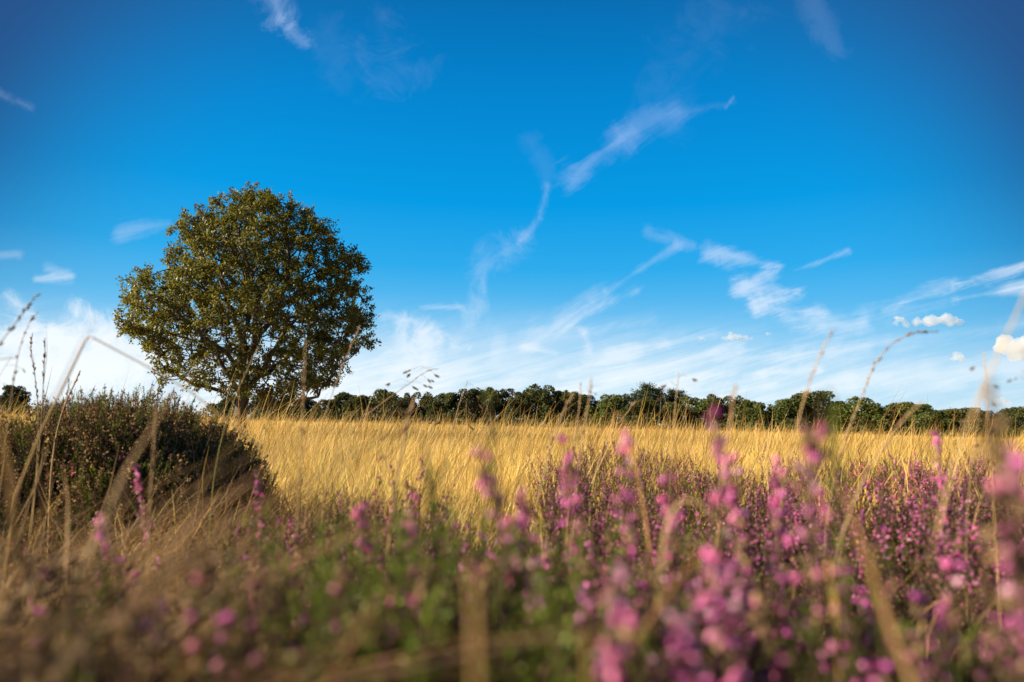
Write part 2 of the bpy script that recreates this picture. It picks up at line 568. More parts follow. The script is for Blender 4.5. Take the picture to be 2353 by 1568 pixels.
# ------------------------------------------------------------------ the lone oak
def grow_oak():
    D = 22.0
    k = D / FPX
    base = at(552, 962, D)
    base[2] = float(gz(base[0], base[1]))
    rows = [(428, 548, 562), (445, 505, 605), (470, 478, 680), (500, 435, 735), (550, 382, 795), (590, 348, 838), (620, 332, 850), (660, 300, 852),
            (700, 270, 858), (740, 264, 868), (775, 262, 872), (800, 285, 835), (840, 318, 802), (870, 335, 796), (893, 360, 785), (905, 560, 745)]
    ys = np.array([q[0] for q in rows], float)
    zs = np.array([at(552, q, D)[2] - base[2] for q in ys])
    lx = np.array([(552 - q[1]) * k for q in rows])
    rx = np.array([(q[2] - 552) * k for q in rows])
    order = np.argsort(zs)
    zs, lx, rx = zs[order], lx[order], rx[order]
    zlo, zhi = zs[0], zs[-1]
    # attraction points: fill the outline's solid of revolution, thinner inside and low down
    pts = []
    lump = rand_dirs(70)
    lamp = rng.uniform(.80, 1.09, 70)
    while len(pts) < 4200:
        z = rng.uniform(zlo, zhi)
        L, Rr = max(.1, np.interp(z, zs, lx) - .12), max(.1, np.interp(z, zs, rx) - .12)
        a = rng.uniform(0, 2 * np.pi)
        rho = math.sqrt(rng.uniform(0, 1))
        w = .5 * (L + Rr)
        half = Rr if math.cos(a) > 0 else L
        d = np.array([math.cos(a), math.sin(a), (z - 3.2) / 3.5])
        d = d / np.linalg.norm(d)
        lm = lamp[np.argmax(lump @ d)]
        if rho > lm:
            continue
        hf = (z - zlo) / (zhi - zlo)
        hollow = .42 - .38 * hf
        if rho < hollow and rng.uniform() < .82:
            continue
        pts.append((half * rho * math.cos(a), w * rho * math.sin(a), z))
    A = np.array(pts)
    N = [np.array([0, 0, 0.0])]
    par = [-1]
    tr = [(0.0, 0.0, .5), (.01, 0, .95), (.03, .02, 1.4), (.02, .03, 1.85), (.05, .0, 2.3), (.03, .05, 2.8), (-.03, .05, 3.3), (-.02, .0, 3.8), (.05, -.05, 4.3)]
    for q in tr:
        par.append(len(N) - 1)
        N.append(np.array(q))
    ntrunk = len(N)
    # big limbs set by hand: they spread low, as in the photograph
    limbs = [(2, [(-.35, .1, 1.35), (-.9, .2, 1.65), (-1.6, .1, 1.8), (-2.3, -.1, 2.2)]), (2, [(.35, -.15, 1.15), (1.0, -.3, 1.25), (1.8, -.3, 1.3), (2.5, -.2, 1.5)]),
             (3, [(.35, .1, 2.0), (.7, .2, 2.7), (1.1, .1, 3.4), (1.6, .2, 4.2)]), (3, [(-.4, -.1, 2.1), (-.9, -.2, 2.9), (-1.5, -.1, 3.5)]),
             (4, [(.3, -.3, 2.8), (.6, -.8, 3.5), (.8, -1.3, 4.2)]), (4, [(-.3, .4, 2.8), (-.5, 1.0, 3.4), (-.6, 1.6, 4.2)]),
             (3, [(.2, -.5, 1.9), (.3, -1.2, 2.3), (.2, -2.0, 2.7)]), (3, [(.1, .6, 2.0), (.3, 1.4, 2.3), (.4, 2.2, 2.8)]),
             (5, [(.4, .1, 3.5), (.8, .3, 4.3), (1.0, .3, 5.0)]), (6, [(-.4, -.2, 4.1), (-.7, -.2, 4.9)])]
    for b0, ps in limbs:
        p = b0
        for q in ps:
            mid = (N[p] + np.array(q)) / 2 + rng.normal(0, .03, 3)
            for qq in (mid, np.array(q, float)):
                par.append(p)
                N.append(qq)
                p = len(N) - 1
    step, kill, infl = .23, .34, 2.6
    alive = np.ones(len(A), bool)
    nearest = np.full(len(A), 1e9)
    nid = np.full(len(A), -1)
    start = 0
    ok_from = 2
    for it in range(90):
        new = np.array(N[start:])
        ids = np.arange(start, len(N))
        dd = np.linalg.norm(A[:, None] - new[None], axis=2)
        dd[:, ids < ok_from] = 1e9
        m = dd.argmin(1)
        dm = dd[np.arange(len(A)), m]
        upd = dm < nearest
        nearest[upd] = dm[upd]
        nid[upd] = ids[m[upd]]
        alive &= nearest > kill
        start = len(N)
        act = alive & (nearest < infl)
        if not act.any():
            break
        NN = np.array(N)
        acc = {}
        for i in np.nonzero(act)[0]:
            v = A[i] - NN[nid[i]]
            acc.setdefault(nid[i], []).append(v / np.linalg.norm(v))
        for q, vs in acc.items():
            d = np.sum(vs, 0) + rng.normal(0, .18, 3) + np.array([0, 0, .06])
            d /= np.linalg.norm(d) + 1e-9
            par.append(int(q))
            N.append(NN[q] + d * step)
        if len(N) > 13000:
            break
    N = np.array(N)
    par = np.array(par)
    n = len(N)
    e = 2.35
    acc = np.zeros(n)
    kids = np.zeros(n, int)
    for i in range(n - 1, 0, -1):
        if kids[i] == 0:
            acc[i] = .0065 ** e
        acc[par[i]] += acc[i] + (.0018 ** e)
        kids[par[i]] += 1
    rad = acc ** (1 / e)
    rad *= .205 / rad[2]
    rad = np.maximum(rad, .005)
    rad[0] = rad[1] * 1.28
    # which first-order branch each node belongs to
    top = np.full(n, -1)
    for i in range(n):
        if i < ntrunk:
            continue
        p = par[i]
        top[i] = i if p < ntrunk else top[p]
    root = empty('oak_tree', base)
    tag(root, 'lone spreading oak with wide dense olive crown standing in the golden grass', 'tree')
    g = Geo()
    P = N[:ntrunk].copy()
    P[0, 2] -= .15
    path = bezier_line(P, 40)
    s = np.linspace(0, 1, len(path))
    g.add(*tube(path, np.interp(s, np.linspace(0, 1, ntrunk), rad[:ntrunk]), 12))
    th = {}
    for i in range(ntrunk, n):
        th.setdefault(top[i], []).append(i)
    parts = []
    for t, idx in th.items():
        gg = g if len(idx) < 60 else Geo()
        if gg is not g:
            parts.append(gg)
        for i in idx:
            p = par[i]
            a = N[p]
            r0 = min(rad[p], rad[i] * 1.35)
            sides = 8 if rad[i] > .04 else (5 if rad[i] > .015 else 3)
            b = N[i] + (N[i] - a) * .06
            gg.add(*tube([a, (a + b) / 2 + rng.normal(0, .008, 3), b], [r0, (r0 + rad[i]) / 2, rad[i]], sides))
    link('trunk', g.mesh('oak_trunk', [M_BARK], True), root)
    for gg in parts:
        link('branch', gg.mesh('oak_branch', [M_BARK], True), root)
    # leaves on short twigs round every thin node
    thin = np.nonzero((rad < .016) & (np.arange(n) >= ntrunk))[0]
    per = 92
    # the low inner crown is thin: limbs and sky show there
    q = N[thin]
    bare = (np.abs(q[:, 0]) < 1.9) & (np.abs(q[:, 1]) < 3.6) & (q[:, 2] < 3.9) & (q[:, 2] > .6)
    thin = thin[~(bare & (rng.uniform(size=len(thin)) < .50))]
    own = np.repeat(thin, per)
    twig = rand_dirs(len(thin) * 3)
    tw = twig.reshape(len(thin), 3, 3)
    pick = rng.integers(0, 3, len(own))
    td = tw[np.repeat(np.arange(len(thin)), per), pick]
    r = rng.uniform(.02, .30, len(own))
    C = N[own] + td * r[:, None] + rng.normal(0, .045, (len(own), 3))
    # twigs
    gl = Geo()
    hold = np.repeat(N[thin], 3, 0)
    for h0, d in zip(hold[::2], twig[::2]):
        pass
    Dr = unit(td + rand_dirs(len(own)) * .9 + np.array([0, 0, -.1]))
    Nr = unit(rand_dirs(len(own)) * .8 + np.array([0, 0, .8]) + unit(C * np.array([1, 1, .4])) * .35)
    Nr = unit(Nr - Dr * np.sum(Nr * Dr, 1)[:, None])
    L = rng.uniform(.064, .108, len(own))
    W = L * rng.uniform(.5, .64, len(own))
    S = np.cross(Dr, Nr)
    # six-point lobed leaf folded on its rib, as two quads
    def p(a, b, c):
        return C + Dr * (L * a)[:, None] + S * (W * b)[:, None] + Nr * (W * c)[:, None]
    V = np.stack([p(0, 0, 0), p(.42, .42, .10), p(.80, .46, .06), p(1, 0, -.12), p(.80, -.46, .06), p(.42, -.42, .10)], 1).reshape(-1, 3)
    i = np.arange(len(own))[:, None] * 6
    F = np.concatenate([i + np.array([[0, 1, 2, 3]]), i + np.array([[0, 3, 4, 5]])])
    br = rng.uniform(.55, 1.25, len(own))
    hue = rng.uniform(0, 1, len(own)) ** 2
    cl = np.stack([br * (1 + .35 * hue), br * (1 + .12 * hue), br * (1 - .2 * hue)], 1)
    old = rng.uniform(size=len(own)) < .03
    cl[old] *= np.array([1.9, 1.15, .7])
    gl.add(V, F, np.repeat(cl, 6, 0))
    link('crown', gl.mesh('oak_crown', [M_OAKLEAF]), root)
    print('oak nodes', n, 'leaves', len(own))
    # thin twigs carry the leaf sprays
    gt = Geo()
    a = np.repeat(N[thin], 3, 0)
    b = a + twig * .22
    w = np.array([.0035, 0, .0015])
    V = np.stack([a - w, a + w, b + w * .4, b - w * .4], 1).reshape(-1, 3)
    gt.add(V, np.arange(len(a))[:, None] * 4 + np.arange(4), (1, 1, 1))
    link('twigs', gt.mesh('oak_twigs', [M_BARK]), root)


grow_oak()


# ------------------------------------------------------------------ far tree line
def far_tree_meshes(seed, pine=False):
    """crown + trunk of a tree one unit high, half a unit half-wide"""
    r = np.random.default_rng(seed)
    gl, gt = Geo(), Geo()
    if not pine:
        npf = r.integers(24, 32)
        C, Rd = [], []
        for i in range(npf):
            a = r.uniform(0, 2 * np.pi)
            h = r.uniform(.03, .88)
            env = .44 * math.sqrt(max(.05, 1 - ((h - .42) / .58) ** 2)) if h > .42 else .44 * (.86 + .14 * h / .42)
            q = env * r.uniform(.55, .86)
            C.append((q * math.cos(a), q * math.sin(a), h))
            Rd.append(r.uniform(.11, .19) * (1.1 - .35 * h))
        C += [(0, 0, .45), (.05, 0, .68), (r.uniform(-.1, .1), r.uniform(-.1, .1), .86)]
        Rd += [.26, .22, .13]
        C, Rd = np.array(C), np.array(Rd)
        n = 9500
        w = Rd ** 2
        k = r.choice(len(C), n, p=w / w.sum())
        d = unit(r.normal(size=(n, 3)) + np.array([0, 0, .15]))
        rr = Rd[k] * (r.uniform(.25, 1.0, n) ** .5) * (1 + .20 * (r.uniform(size=n) > .82) * r.uniform(size=n))
        X = C[k] + d * rr[:, None] * np.array([1, 1, .85])
        X[:, 2] = np.maximum(X[:, 2], .015)
        Dr = unit(d + r.normal(size=(n, 3)) * .8)
        Nr = unit(d * .9 + r.normal(size=(n, 3)) * .6)
        Nr = unit(Nr - Dr * np.sum(Nr * Dr, 1)[:, None])
        s = r.uniform(.026, .060, n)
        V, F = diamonds(X - Dr * s[:, None] * .5, Dr, Nr, s, s * .75, .12)
        b = r.uniform(.6, 1.3, n) * np.repeat(r.uniform(.8, 1.2, len(C)), 1)[k]
        col = np.stack([b * r.uniform(.9, 1.2, n), b, b * .9], 1)
        gl.add(V, F, np.repeat(col, 4, 0))
        P = np.array([(0, 0, -.02), (.01, 0, .15), (0, .01, .3), (.02, 0, .6)])
        gt.add(*tube(bezier_line(P, 9), np.linspace(.035, .012, len(bezier_line(P, 9))), 7))
        for i in range(0, len(C), 2):
            z0 = r.uniform(.14, .35)
            gt.add(*tube([(0, 0, z0), (C[i] + np.array([0, 0, z0])) / 2, C[i]], [.014, .009, .004], 5))
    else:
        P = np.array([(0, 0, -.02), (.01, .0, .3), (-.01, .01, .6), (.0, 0, .97)])
        Q = bezier_line(P, 12)
        gt.add(*tube(Q, np.linspace(.026, .006, len(Q)), 7))
        for lv in np.linspace(.42, .97, 9):
            nb = r.integers(4, 7)
            reach = .40 * (1 - ((lv - .42) / .62) ** 1.5) + .05
            for j in range(nb):
                a = r.uniform(0, 2 * np.pi)
                rc = reach * r.uniform(.55, 1.1)
                e = np.array([rc * math.cos(a), rc * math.sin(a), lv + r.uniform(-.02, .05)])
                st = np.array([0, 0, lv - .03])
                gt.add(*tube([st, (st + e) / 2 - np.array([0, 0, .012]), e], [.010, .007, .003], 4))
                n = int(70 + 160 * rc / .4)
                t = r.uniform(.3, 1.08, n)[:, None]
                X = st * (1 - t) + e * t + r.normal(size=(n, 3)) * np.array([.045, .045, .016]) * (.6 + t)
                Dr = unit(r.normal(size=(n, 3)) + np.array([0, 0, .7]) + unit(e - st) * .5)
                Nr = unit(r.normal(size=(n, 3)) + np.array([0, 0, 1]))
                Nr = unit(Nr - Dr * np.sum(Nr * Dr, 1)[:, None])
                V, F = diamonds(X, Dr, Nr, r.uniform(.025, .05, n), r.uniform(.010, .02, n))
                b = r.uniform(.6, 1.3, n)
                gl.add(V, F, np.repeat(np.stack([b, b, b], 1), 4, 0))
    return gl, gt


FT_OAK = [far_tree_meshes(100 + i) for i in range(7)]
FT_PINE = [far_tree_meshes(200 + i, True) for i in range(3)]
# foliage tint with light painted in: mid, dark for shade, green for sun, brownish
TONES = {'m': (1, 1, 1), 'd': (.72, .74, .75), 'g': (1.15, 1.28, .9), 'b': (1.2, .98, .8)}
_cache = {}


def far_mesh(kind, i, tone):
    key = (kind, i, tone)
    if key not in _cache:
        gl, gt = (FT_OAK if kind == 'oak' else FT_PINE)[i]
        V, F, Cc, M = gl.arr()
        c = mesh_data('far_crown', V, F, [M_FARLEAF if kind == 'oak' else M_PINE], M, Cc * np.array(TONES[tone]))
        t = gt.mesh('far_trunk', [M_BARK])
        _cache[key] = (c, t)
    return _cache[key]


# centre px, top py, width px, distance, kind, tone, label
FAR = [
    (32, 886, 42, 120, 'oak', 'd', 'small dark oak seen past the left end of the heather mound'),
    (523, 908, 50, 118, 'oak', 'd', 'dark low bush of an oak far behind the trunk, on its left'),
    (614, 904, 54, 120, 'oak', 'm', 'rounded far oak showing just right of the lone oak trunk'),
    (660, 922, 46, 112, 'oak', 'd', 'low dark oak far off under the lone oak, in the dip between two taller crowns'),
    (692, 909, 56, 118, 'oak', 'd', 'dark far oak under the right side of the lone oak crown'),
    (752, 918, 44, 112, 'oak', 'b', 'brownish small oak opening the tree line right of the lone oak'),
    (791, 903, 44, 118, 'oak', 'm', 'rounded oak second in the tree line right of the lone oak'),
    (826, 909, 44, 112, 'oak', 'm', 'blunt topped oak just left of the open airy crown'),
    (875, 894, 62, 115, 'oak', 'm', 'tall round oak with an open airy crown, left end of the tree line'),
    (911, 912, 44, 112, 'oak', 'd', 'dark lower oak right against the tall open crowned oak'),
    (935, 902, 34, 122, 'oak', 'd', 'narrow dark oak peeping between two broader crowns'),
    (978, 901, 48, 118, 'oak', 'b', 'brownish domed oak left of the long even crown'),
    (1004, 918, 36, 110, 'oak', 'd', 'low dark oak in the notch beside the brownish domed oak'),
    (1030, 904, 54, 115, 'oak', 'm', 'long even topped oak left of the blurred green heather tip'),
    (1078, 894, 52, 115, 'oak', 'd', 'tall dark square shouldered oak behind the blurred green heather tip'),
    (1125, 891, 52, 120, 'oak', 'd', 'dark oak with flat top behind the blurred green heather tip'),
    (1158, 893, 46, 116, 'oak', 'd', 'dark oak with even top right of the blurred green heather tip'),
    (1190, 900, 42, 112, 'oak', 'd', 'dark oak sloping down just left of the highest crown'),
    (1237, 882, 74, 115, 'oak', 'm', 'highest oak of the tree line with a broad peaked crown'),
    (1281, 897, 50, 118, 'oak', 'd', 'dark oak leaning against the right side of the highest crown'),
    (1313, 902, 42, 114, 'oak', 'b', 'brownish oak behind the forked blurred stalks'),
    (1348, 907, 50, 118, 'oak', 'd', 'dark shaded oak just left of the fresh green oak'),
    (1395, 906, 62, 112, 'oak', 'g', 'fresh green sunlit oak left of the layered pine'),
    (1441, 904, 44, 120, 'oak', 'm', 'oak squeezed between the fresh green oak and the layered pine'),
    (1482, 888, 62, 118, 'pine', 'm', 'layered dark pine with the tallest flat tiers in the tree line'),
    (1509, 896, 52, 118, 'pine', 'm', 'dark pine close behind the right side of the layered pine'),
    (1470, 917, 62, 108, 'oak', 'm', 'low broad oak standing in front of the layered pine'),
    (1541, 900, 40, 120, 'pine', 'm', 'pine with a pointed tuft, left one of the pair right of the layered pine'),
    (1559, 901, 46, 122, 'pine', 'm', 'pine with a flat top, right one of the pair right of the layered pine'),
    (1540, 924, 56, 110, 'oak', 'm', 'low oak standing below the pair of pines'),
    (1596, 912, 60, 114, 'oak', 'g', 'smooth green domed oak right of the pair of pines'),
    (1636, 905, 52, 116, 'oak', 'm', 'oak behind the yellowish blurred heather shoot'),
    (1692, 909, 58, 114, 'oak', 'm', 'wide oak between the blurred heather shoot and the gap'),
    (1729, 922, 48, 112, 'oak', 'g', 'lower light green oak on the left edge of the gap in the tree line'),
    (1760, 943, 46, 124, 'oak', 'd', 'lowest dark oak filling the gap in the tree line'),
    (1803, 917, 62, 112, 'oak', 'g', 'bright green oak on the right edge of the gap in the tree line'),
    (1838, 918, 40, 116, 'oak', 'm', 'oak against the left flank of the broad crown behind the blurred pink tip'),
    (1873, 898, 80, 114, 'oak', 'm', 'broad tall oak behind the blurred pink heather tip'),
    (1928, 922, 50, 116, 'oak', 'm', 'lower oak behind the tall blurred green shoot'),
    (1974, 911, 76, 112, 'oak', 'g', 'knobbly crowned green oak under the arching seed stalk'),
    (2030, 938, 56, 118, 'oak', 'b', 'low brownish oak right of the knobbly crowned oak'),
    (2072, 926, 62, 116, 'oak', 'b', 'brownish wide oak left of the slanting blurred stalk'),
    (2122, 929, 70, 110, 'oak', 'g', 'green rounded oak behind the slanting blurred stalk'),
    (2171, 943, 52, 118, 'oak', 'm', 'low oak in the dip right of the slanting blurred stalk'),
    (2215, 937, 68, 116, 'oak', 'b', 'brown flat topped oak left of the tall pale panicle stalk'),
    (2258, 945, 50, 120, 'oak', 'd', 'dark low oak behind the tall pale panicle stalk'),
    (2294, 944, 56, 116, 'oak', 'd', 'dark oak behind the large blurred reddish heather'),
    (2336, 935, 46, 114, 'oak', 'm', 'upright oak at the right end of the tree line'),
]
for j, (px, py, w, dist, kind, tone, lab) in enumerate(FAR):
    top = at(px, py, dist)
    h = top[2] + .15
    wd = w * 1.72 * dist / FPX
    i = j % (7 if kind == 'oak' else 3)
    cm, tm = far_mesh(kind, i, tone)
    o = empty('oak_tree' if kind == 'oak' else 'pine_tree', (top[0], top[1], 0))
    tag(o, lab, 'tree', 'trees of the far tree line')
    for nm, me in (('crown', cm), ('trunk', tm)):
        c = link(nm, me, o)
        c.scale = (wd, wd * 1.1, h)
        c.rotation_euler.z = rng.uniform(-.5, .5) + (math.pi if j % 3 == 0 else 0)


def undergrowth():
    """low brush along the foot of the far trees"""
    n = 26000
    px = rng.uniform(-250, 2620, n)
    dist = rng.uniform(100, 126, n)
    X = (px - 1176) / FPX * dist
    h = 1.2 + 2.6 * vnoise(X * .25, dist * .1, 9) * rng.uniform(.1, 1, n)
    z = h * rng.uniform(0, 1, n)
    P = np.stack([X, dist, z], 1)
    Dr = rand_dirs(n)
    Nr = unit(rand_dirs(n) + np.array([0, -.5, .5]))
    Nr = unit(Nr - Dr * np.sum(Nr * Dr, 1)[:, None])
    s = rng.uniform(.2, .5, n)
    V, F = diamonds(P, Dr, Nr, s, s * .7)
    b = rng.uniform(.5, 1.1, n)
    g = Geo()
    g.add(V, F, np.repeat(np.stack([b, b, b], 1), 4, 0))
    o = link('undergrowth', g.mesh('undergrowth', [M_FARLEAF]))
    tag(o, 'dark brush along the foot of the far trees', 'undergrowth', kind='stuff')


undergrowth()


# ------------------------------------------------------------------ grass
def blades(B, H, lean, W, yaw, col, prof, S=4, bow=.25):
    """ribbons: base B, height H, lean vector (K,2) per unit height, width W"""
    K = len(B)
    t = np.linspace(0, 1, S + 1)
    up = H[:, None] * (t - bow * np.linalg.norm(lean, axis=1)[:, None] * t ** 2)
    off = H[:, None, None] * lean[:, None, :] * (t ** 2)[None, :, None]
    # each blade wavers a little on its way up
    off = off + (H * .055)[:, None, None] * rng.normal(0, 1, (K, 1, 2)) * np.sin(t * np.pi * 1.6)[None, :, None]
    C = np.zeros((K, S + 1, 3))
    C[:, :, :2] = B[:, None, :2] + off
    C[:, :, 2] = B[:, None, 2] + up
    side = np.zeros((K, 1, 3))
    side[:, 0, 0], side[:, 0, 1] = np.cos(yaw), np.sin(yaw)
    w = (W[:, None] * np.asarray(prof)[None])[:, :, None] * .5
    V = np.stack([C - side * w, C + side * w], 2).reshape(-1, 3)
    i = np.arange(K)[:, None, None] * (2 * (S + 1)) + np.arange(S)[None, :, None] * 2
    F = (i + np.array([0, 1, 3, 2])[None, None]).reshape(-1, 4)
    shade = np.repeat(col, 2 * (S + 1), 0)
    return V, F, shade


def heath_edge(a):
    """how far the heather reaches before the grass starts, by direction a = x / y"""
    return np.interp(a, [-.8, -.36, -.22, .0, .10, .30, .50, .80], [2.0, 2.2, 1.7, 1.35, 1.55, 1.95, 2.5, 3.3])


def grass_field():
    g = Geo()
    rings = [(1.25, 3, 16000), (3, 6, 34000), (6, 12, 70000), (12, 28, 110000), (28, 112, 140000)]
    for r0, r1, n in rings:
        # clumps
        ncl = n // 9
        p = rng.uniform(0, 1, ncl)
        ex = 2.0 if r1 < 13 else 1.25
        r = (r0 ** ex + (r1 ** ex - r0 ** ex) * p) ** (1 / ex)
        a = rng.uniform(-.86, .86, ncl)
        cx, cy = r * np.sin(a), r * np.cos(a)
        k = np.repeat(np.arange(ncl), 9)
        sp = .045 + .0045 * r[k]
        x = cx[k] + rng.normal(0, 1, len(k)) * sp
        y = cy[k] + rng.normal(0, 1, len(k)) * sp
        rr = np.hypot(x, y)
        aa = x / np.maximum(y, .1)
        edge = heath_edge(aa) * (.85 + .4 * vnoise(x * 2.2, y * 2.2, 12))
        keep = rr > edge
        # thin worn patches near the camera
        gap = vnoise(x * 1.1, y * .9, 21)
        keep &= (gap > np.interp(rr, [1, 5, 9], [.54, .44, .25])) | (rng.uniform(size=len(x)) < np.interp(rr, [1, 4, 9], [.10, .25, 1]))
        keep &= ~((aa < -.24) & (rr < 4.4) & (rng.uniform(size=len(x)) < .85))
        # the mound stands clear
        keep &= ((x + 1.95) / .95) ** 2 + ((y - 3.5) / .8) ** 2 > 1.0
        x, y, rr, aa = x[keep], y[keep], rr[keep], aa[keep]
        m = len(x)
        hn = vnoise(x * .7, y * .7, 2)
        H = (.37 + .17 * hn) * rng.uniform(.70, 1.12, m)
        H *= rng.uniform(.62, 1.22, ncl)[k][keep] * 1.04
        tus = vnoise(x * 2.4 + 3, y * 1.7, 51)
        H *= np.interp(tus, [.2, .75], [.66, 1.14]) ** np.interp(rr, [10, 30], [1, 0])
        H *= np.interp(rr, [1.2, 2.2, 4], [.85, .95, 1.0])
        tall = rng.uniform(size=m) < np.interp(rr, [1, 5, 20, 100], [.012, .050, .040, .018])
        tone = vnoise(x * 1.7, y * 1.7, 31)
        b = rng.uniform(.70, 1.15, m) * (.70 + .32 * tone + .34 * vnoise(x * .35 + 7, y * .22, 33))
        col = np.stack([b, b * rng.uniform(.93, 1.05, m), b * rng.uniform(.7, 1.15, m)], 1)
        b *= np.interp(tus, [.25, .6], [.72, 1.04]) ** np.interp(rr, [8, 25], [1, 0])  # hollows between tussocks painted darker to stand for shade
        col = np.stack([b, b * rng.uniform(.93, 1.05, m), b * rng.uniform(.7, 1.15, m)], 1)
        grn = (rng.uniform(size=m) < .03 + .22 * np.clip(vnoise(x * .8, y * .5, 35) - .62, 0, 1)) & ~tall
        col[grn] *= np.array([.5, .85, .6])
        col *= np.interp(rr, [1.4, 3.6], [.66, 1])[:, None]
        drk = rng.uniform(size=m) < .20
        col[drk] *= np.array([.55, .46, .42])
        B = np.stack([x, y, gz(x, y)], 1)
        wind = np.stack([rng.normal(.07, .24, m), rng.normal(0, .24, m)], 1)
        fold = rng.uniform(size=m) < np.interp(rr, [1, 4, 9], [.55, .34, .08])
        wind[fold] *= 2.6
        W = np.maximum(.0040, rr * .00042) * rng.uniform(.7, 1.4, m)
        yaw = rng.uniform(-.9, .9, m)
        o = ~tall
        S = 5 if r1 < 13 else 3
        prof = np.interp(np.linspace(0, 1, S + 1), [0, .3, .8, 1], [.8, 1, .7, .12])
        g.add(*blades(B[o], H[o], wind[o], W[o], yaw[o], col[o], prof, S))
        # seed stalks rise above the sward and nod with the wind
        q = tall
        nt = q.sum()
        Ht = rng.uniform(.66, .92, nt) + .26 * rng.uniform(size=nt) ** 2.5
        Ht *= np.interp(rr[q], [1.5, 4], [.72, 1])
        ln = np.stack([rng.normal(.20, .16, nt), rng.normal(0, .14, nt)], 1)
        pr = np.interp(np.linspace(0, 1, 7), [0, .60, .72, .86, 1], [.45, .38, .9, .75, .1])
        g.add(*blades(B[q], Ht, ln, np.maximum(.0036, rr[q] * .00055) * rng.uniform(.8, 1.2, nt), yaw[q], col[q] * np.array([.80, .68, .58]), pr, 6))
    o = link('dry_grass', g.mesh('dry_grass', [M_STRAW]))
    tag(o, 'golden dry grass filling the open field', 'grass', kind='stuff')
    print('grass verts', g.n)


grass_field()


def dead_grass():
    """brown matted grass lying between the heather plants, thickest on the left"""
    g = Geo()
    n = 21000
    r = (.32 ** 1.4 + (3.6 ** 1.4 - .32 ** 1.4) * rng.uniform(0, 1, n)) ** (1 / 1.4)
    a = rng.uniform(-.90, .84, n)
    keep = rng.uniform(size=n) < np.interp(a, [-.9, -.5, -.25, -.1, .2, .8], [1, 1, .75, .25, .06, .08])
    keep &= r < heath_edge(np.tan(a)) * 1.5
    r, a = r[keep], a[keep]
    n = len(r)
    x, y = r * np.sin(a), r * np.cos(a)
    # lies on the heather's upper level close by, on the soil further out
    lift = canopy(x, y) - rng.uniform(.20, .42, n) + .09 * np.clip(-x / y - .25, 0, .35) / .35
    z = np.maximum(gz(x, y), lift)
    H = rng.uniform(.16, .34, n)
    an = rng.uniform(0, 2 * np.pi, n)
    ln = np.stack([np.cos(an) * rng.uniform(.3, 1.5, n) + .35, np.sin(an) * rng.uniform(.3, 1.5, n)], 1)
    b = rng.uniform(.45, 1.30, n) * (.55 + .9 * vnoise(x * 5, y * 5, 17))
    col = np.stack([b, b * rng.uniform(.9, 1.05, n), b * rng.uniform(.7, 1.1, n)], 1)
    g.add(*blades(np.stack([x, y, z], 1), H, ln, rng.uniform(.0016, .0034, n), rng.uniform(-1.2, 1.2, n), col, [.8, 1, 1, .8, .5, .1], 5, .30))
    # long stems arching out of the mat in front of the mound
    m = 110
    xx, yy = rng.uniform(-2.3, -.55, m), rng.uniform(1.5, 2.9, m)
    keep = (yy < 2.7)
    xx, yy = xx[keep], yy[keep]
    m = len(xx)
    b = rng.uniform(.8, 1.5, m)
    col = np.stack([b, b * .95, b * .85], 1)
    ln = np.stack([rng.normal(.22, .62, m), rng.normal(-.1, .35, m)], 1)
    g.add(*blades(np.stack([xx, yy, gz(xx, yy)], 1), rng.uniform(.45, .78, m), ln, rng.uniform(.003, .005, m), rng.uniform(-.8, .8, m), col,
                  [.7, .8, .8, .7, .9, .8, .1], 6, .32))
    # tangled brown grass along the foot of the mound's right flank
    m = 1500
    xx, yy = rng.uniform(-1.6, -.72, m), rng.uniform(2.55, 3.5, m)
    b = rng.uniform(.4, 1.15, m)
    col = np.stack([b, b * .92, b * .85], 1)
    ln = np.stack([rng.normal(.5, .6, m), rng.normal(-.2, .4, m)], 1)
    g.add(*blades(np.stack([xx, yy, gz(xx, yy)], 1), rng.uniform(.25, .62, m) * np.interp(xx, [-1.6, -.72], [1.15, .85]), ln, rng.uniform(.003, .0048, m),
                  rng.uniform(-.9, .9, m), col, [.8, 1, .9, .7, .5, .1], 5, .30))
    o = link('dead_grass', g.mesh('dead_grass', [M_DEAD]))
    tag(o, 'brown matted dead grass among the heather', 'grass', kind='stuff')


# ------------------------------------------------------------------ heather
def canopy(x, y):
    """height of the heather's upper level"""
    x, y = np.asarray(x, float), np.asarray(y, float)
    r = np.hypot(x, y)
    a = x / np.maximum(y, .05)
    base = np.interp(r, [.25, .5, 1.0, 1.6, 2.5, 4.5], [.690, .680, .650, .600, .58, .60])
    left = np.interp(a, [-.55, -.2], [1, 0])
    base = base - left * np.interp(r, [.5, 1.2, 2.4], [.0, .09, .16])
    right = np.interp(a, [.15, .6], [0, 1])
    base = base + right * np.interp(r, [.3, .8, 2, 4], [.01, .035, .06, .06])
    base = base + np.exp(-((a - .12) / .22) ** 2) * np.interp(r, [.5, .9, 1.6], [0, .03, .035])
    return base + .11 * (vnoise(x * 4.0, y * 4.0, 41) - .55) + .06 * (vnoise(x * 13, y * 13, 43) - .5)


BELL_T = np.array([0, .45, 1.0])
BELL_R = np.array([.34, 1.0, .62])


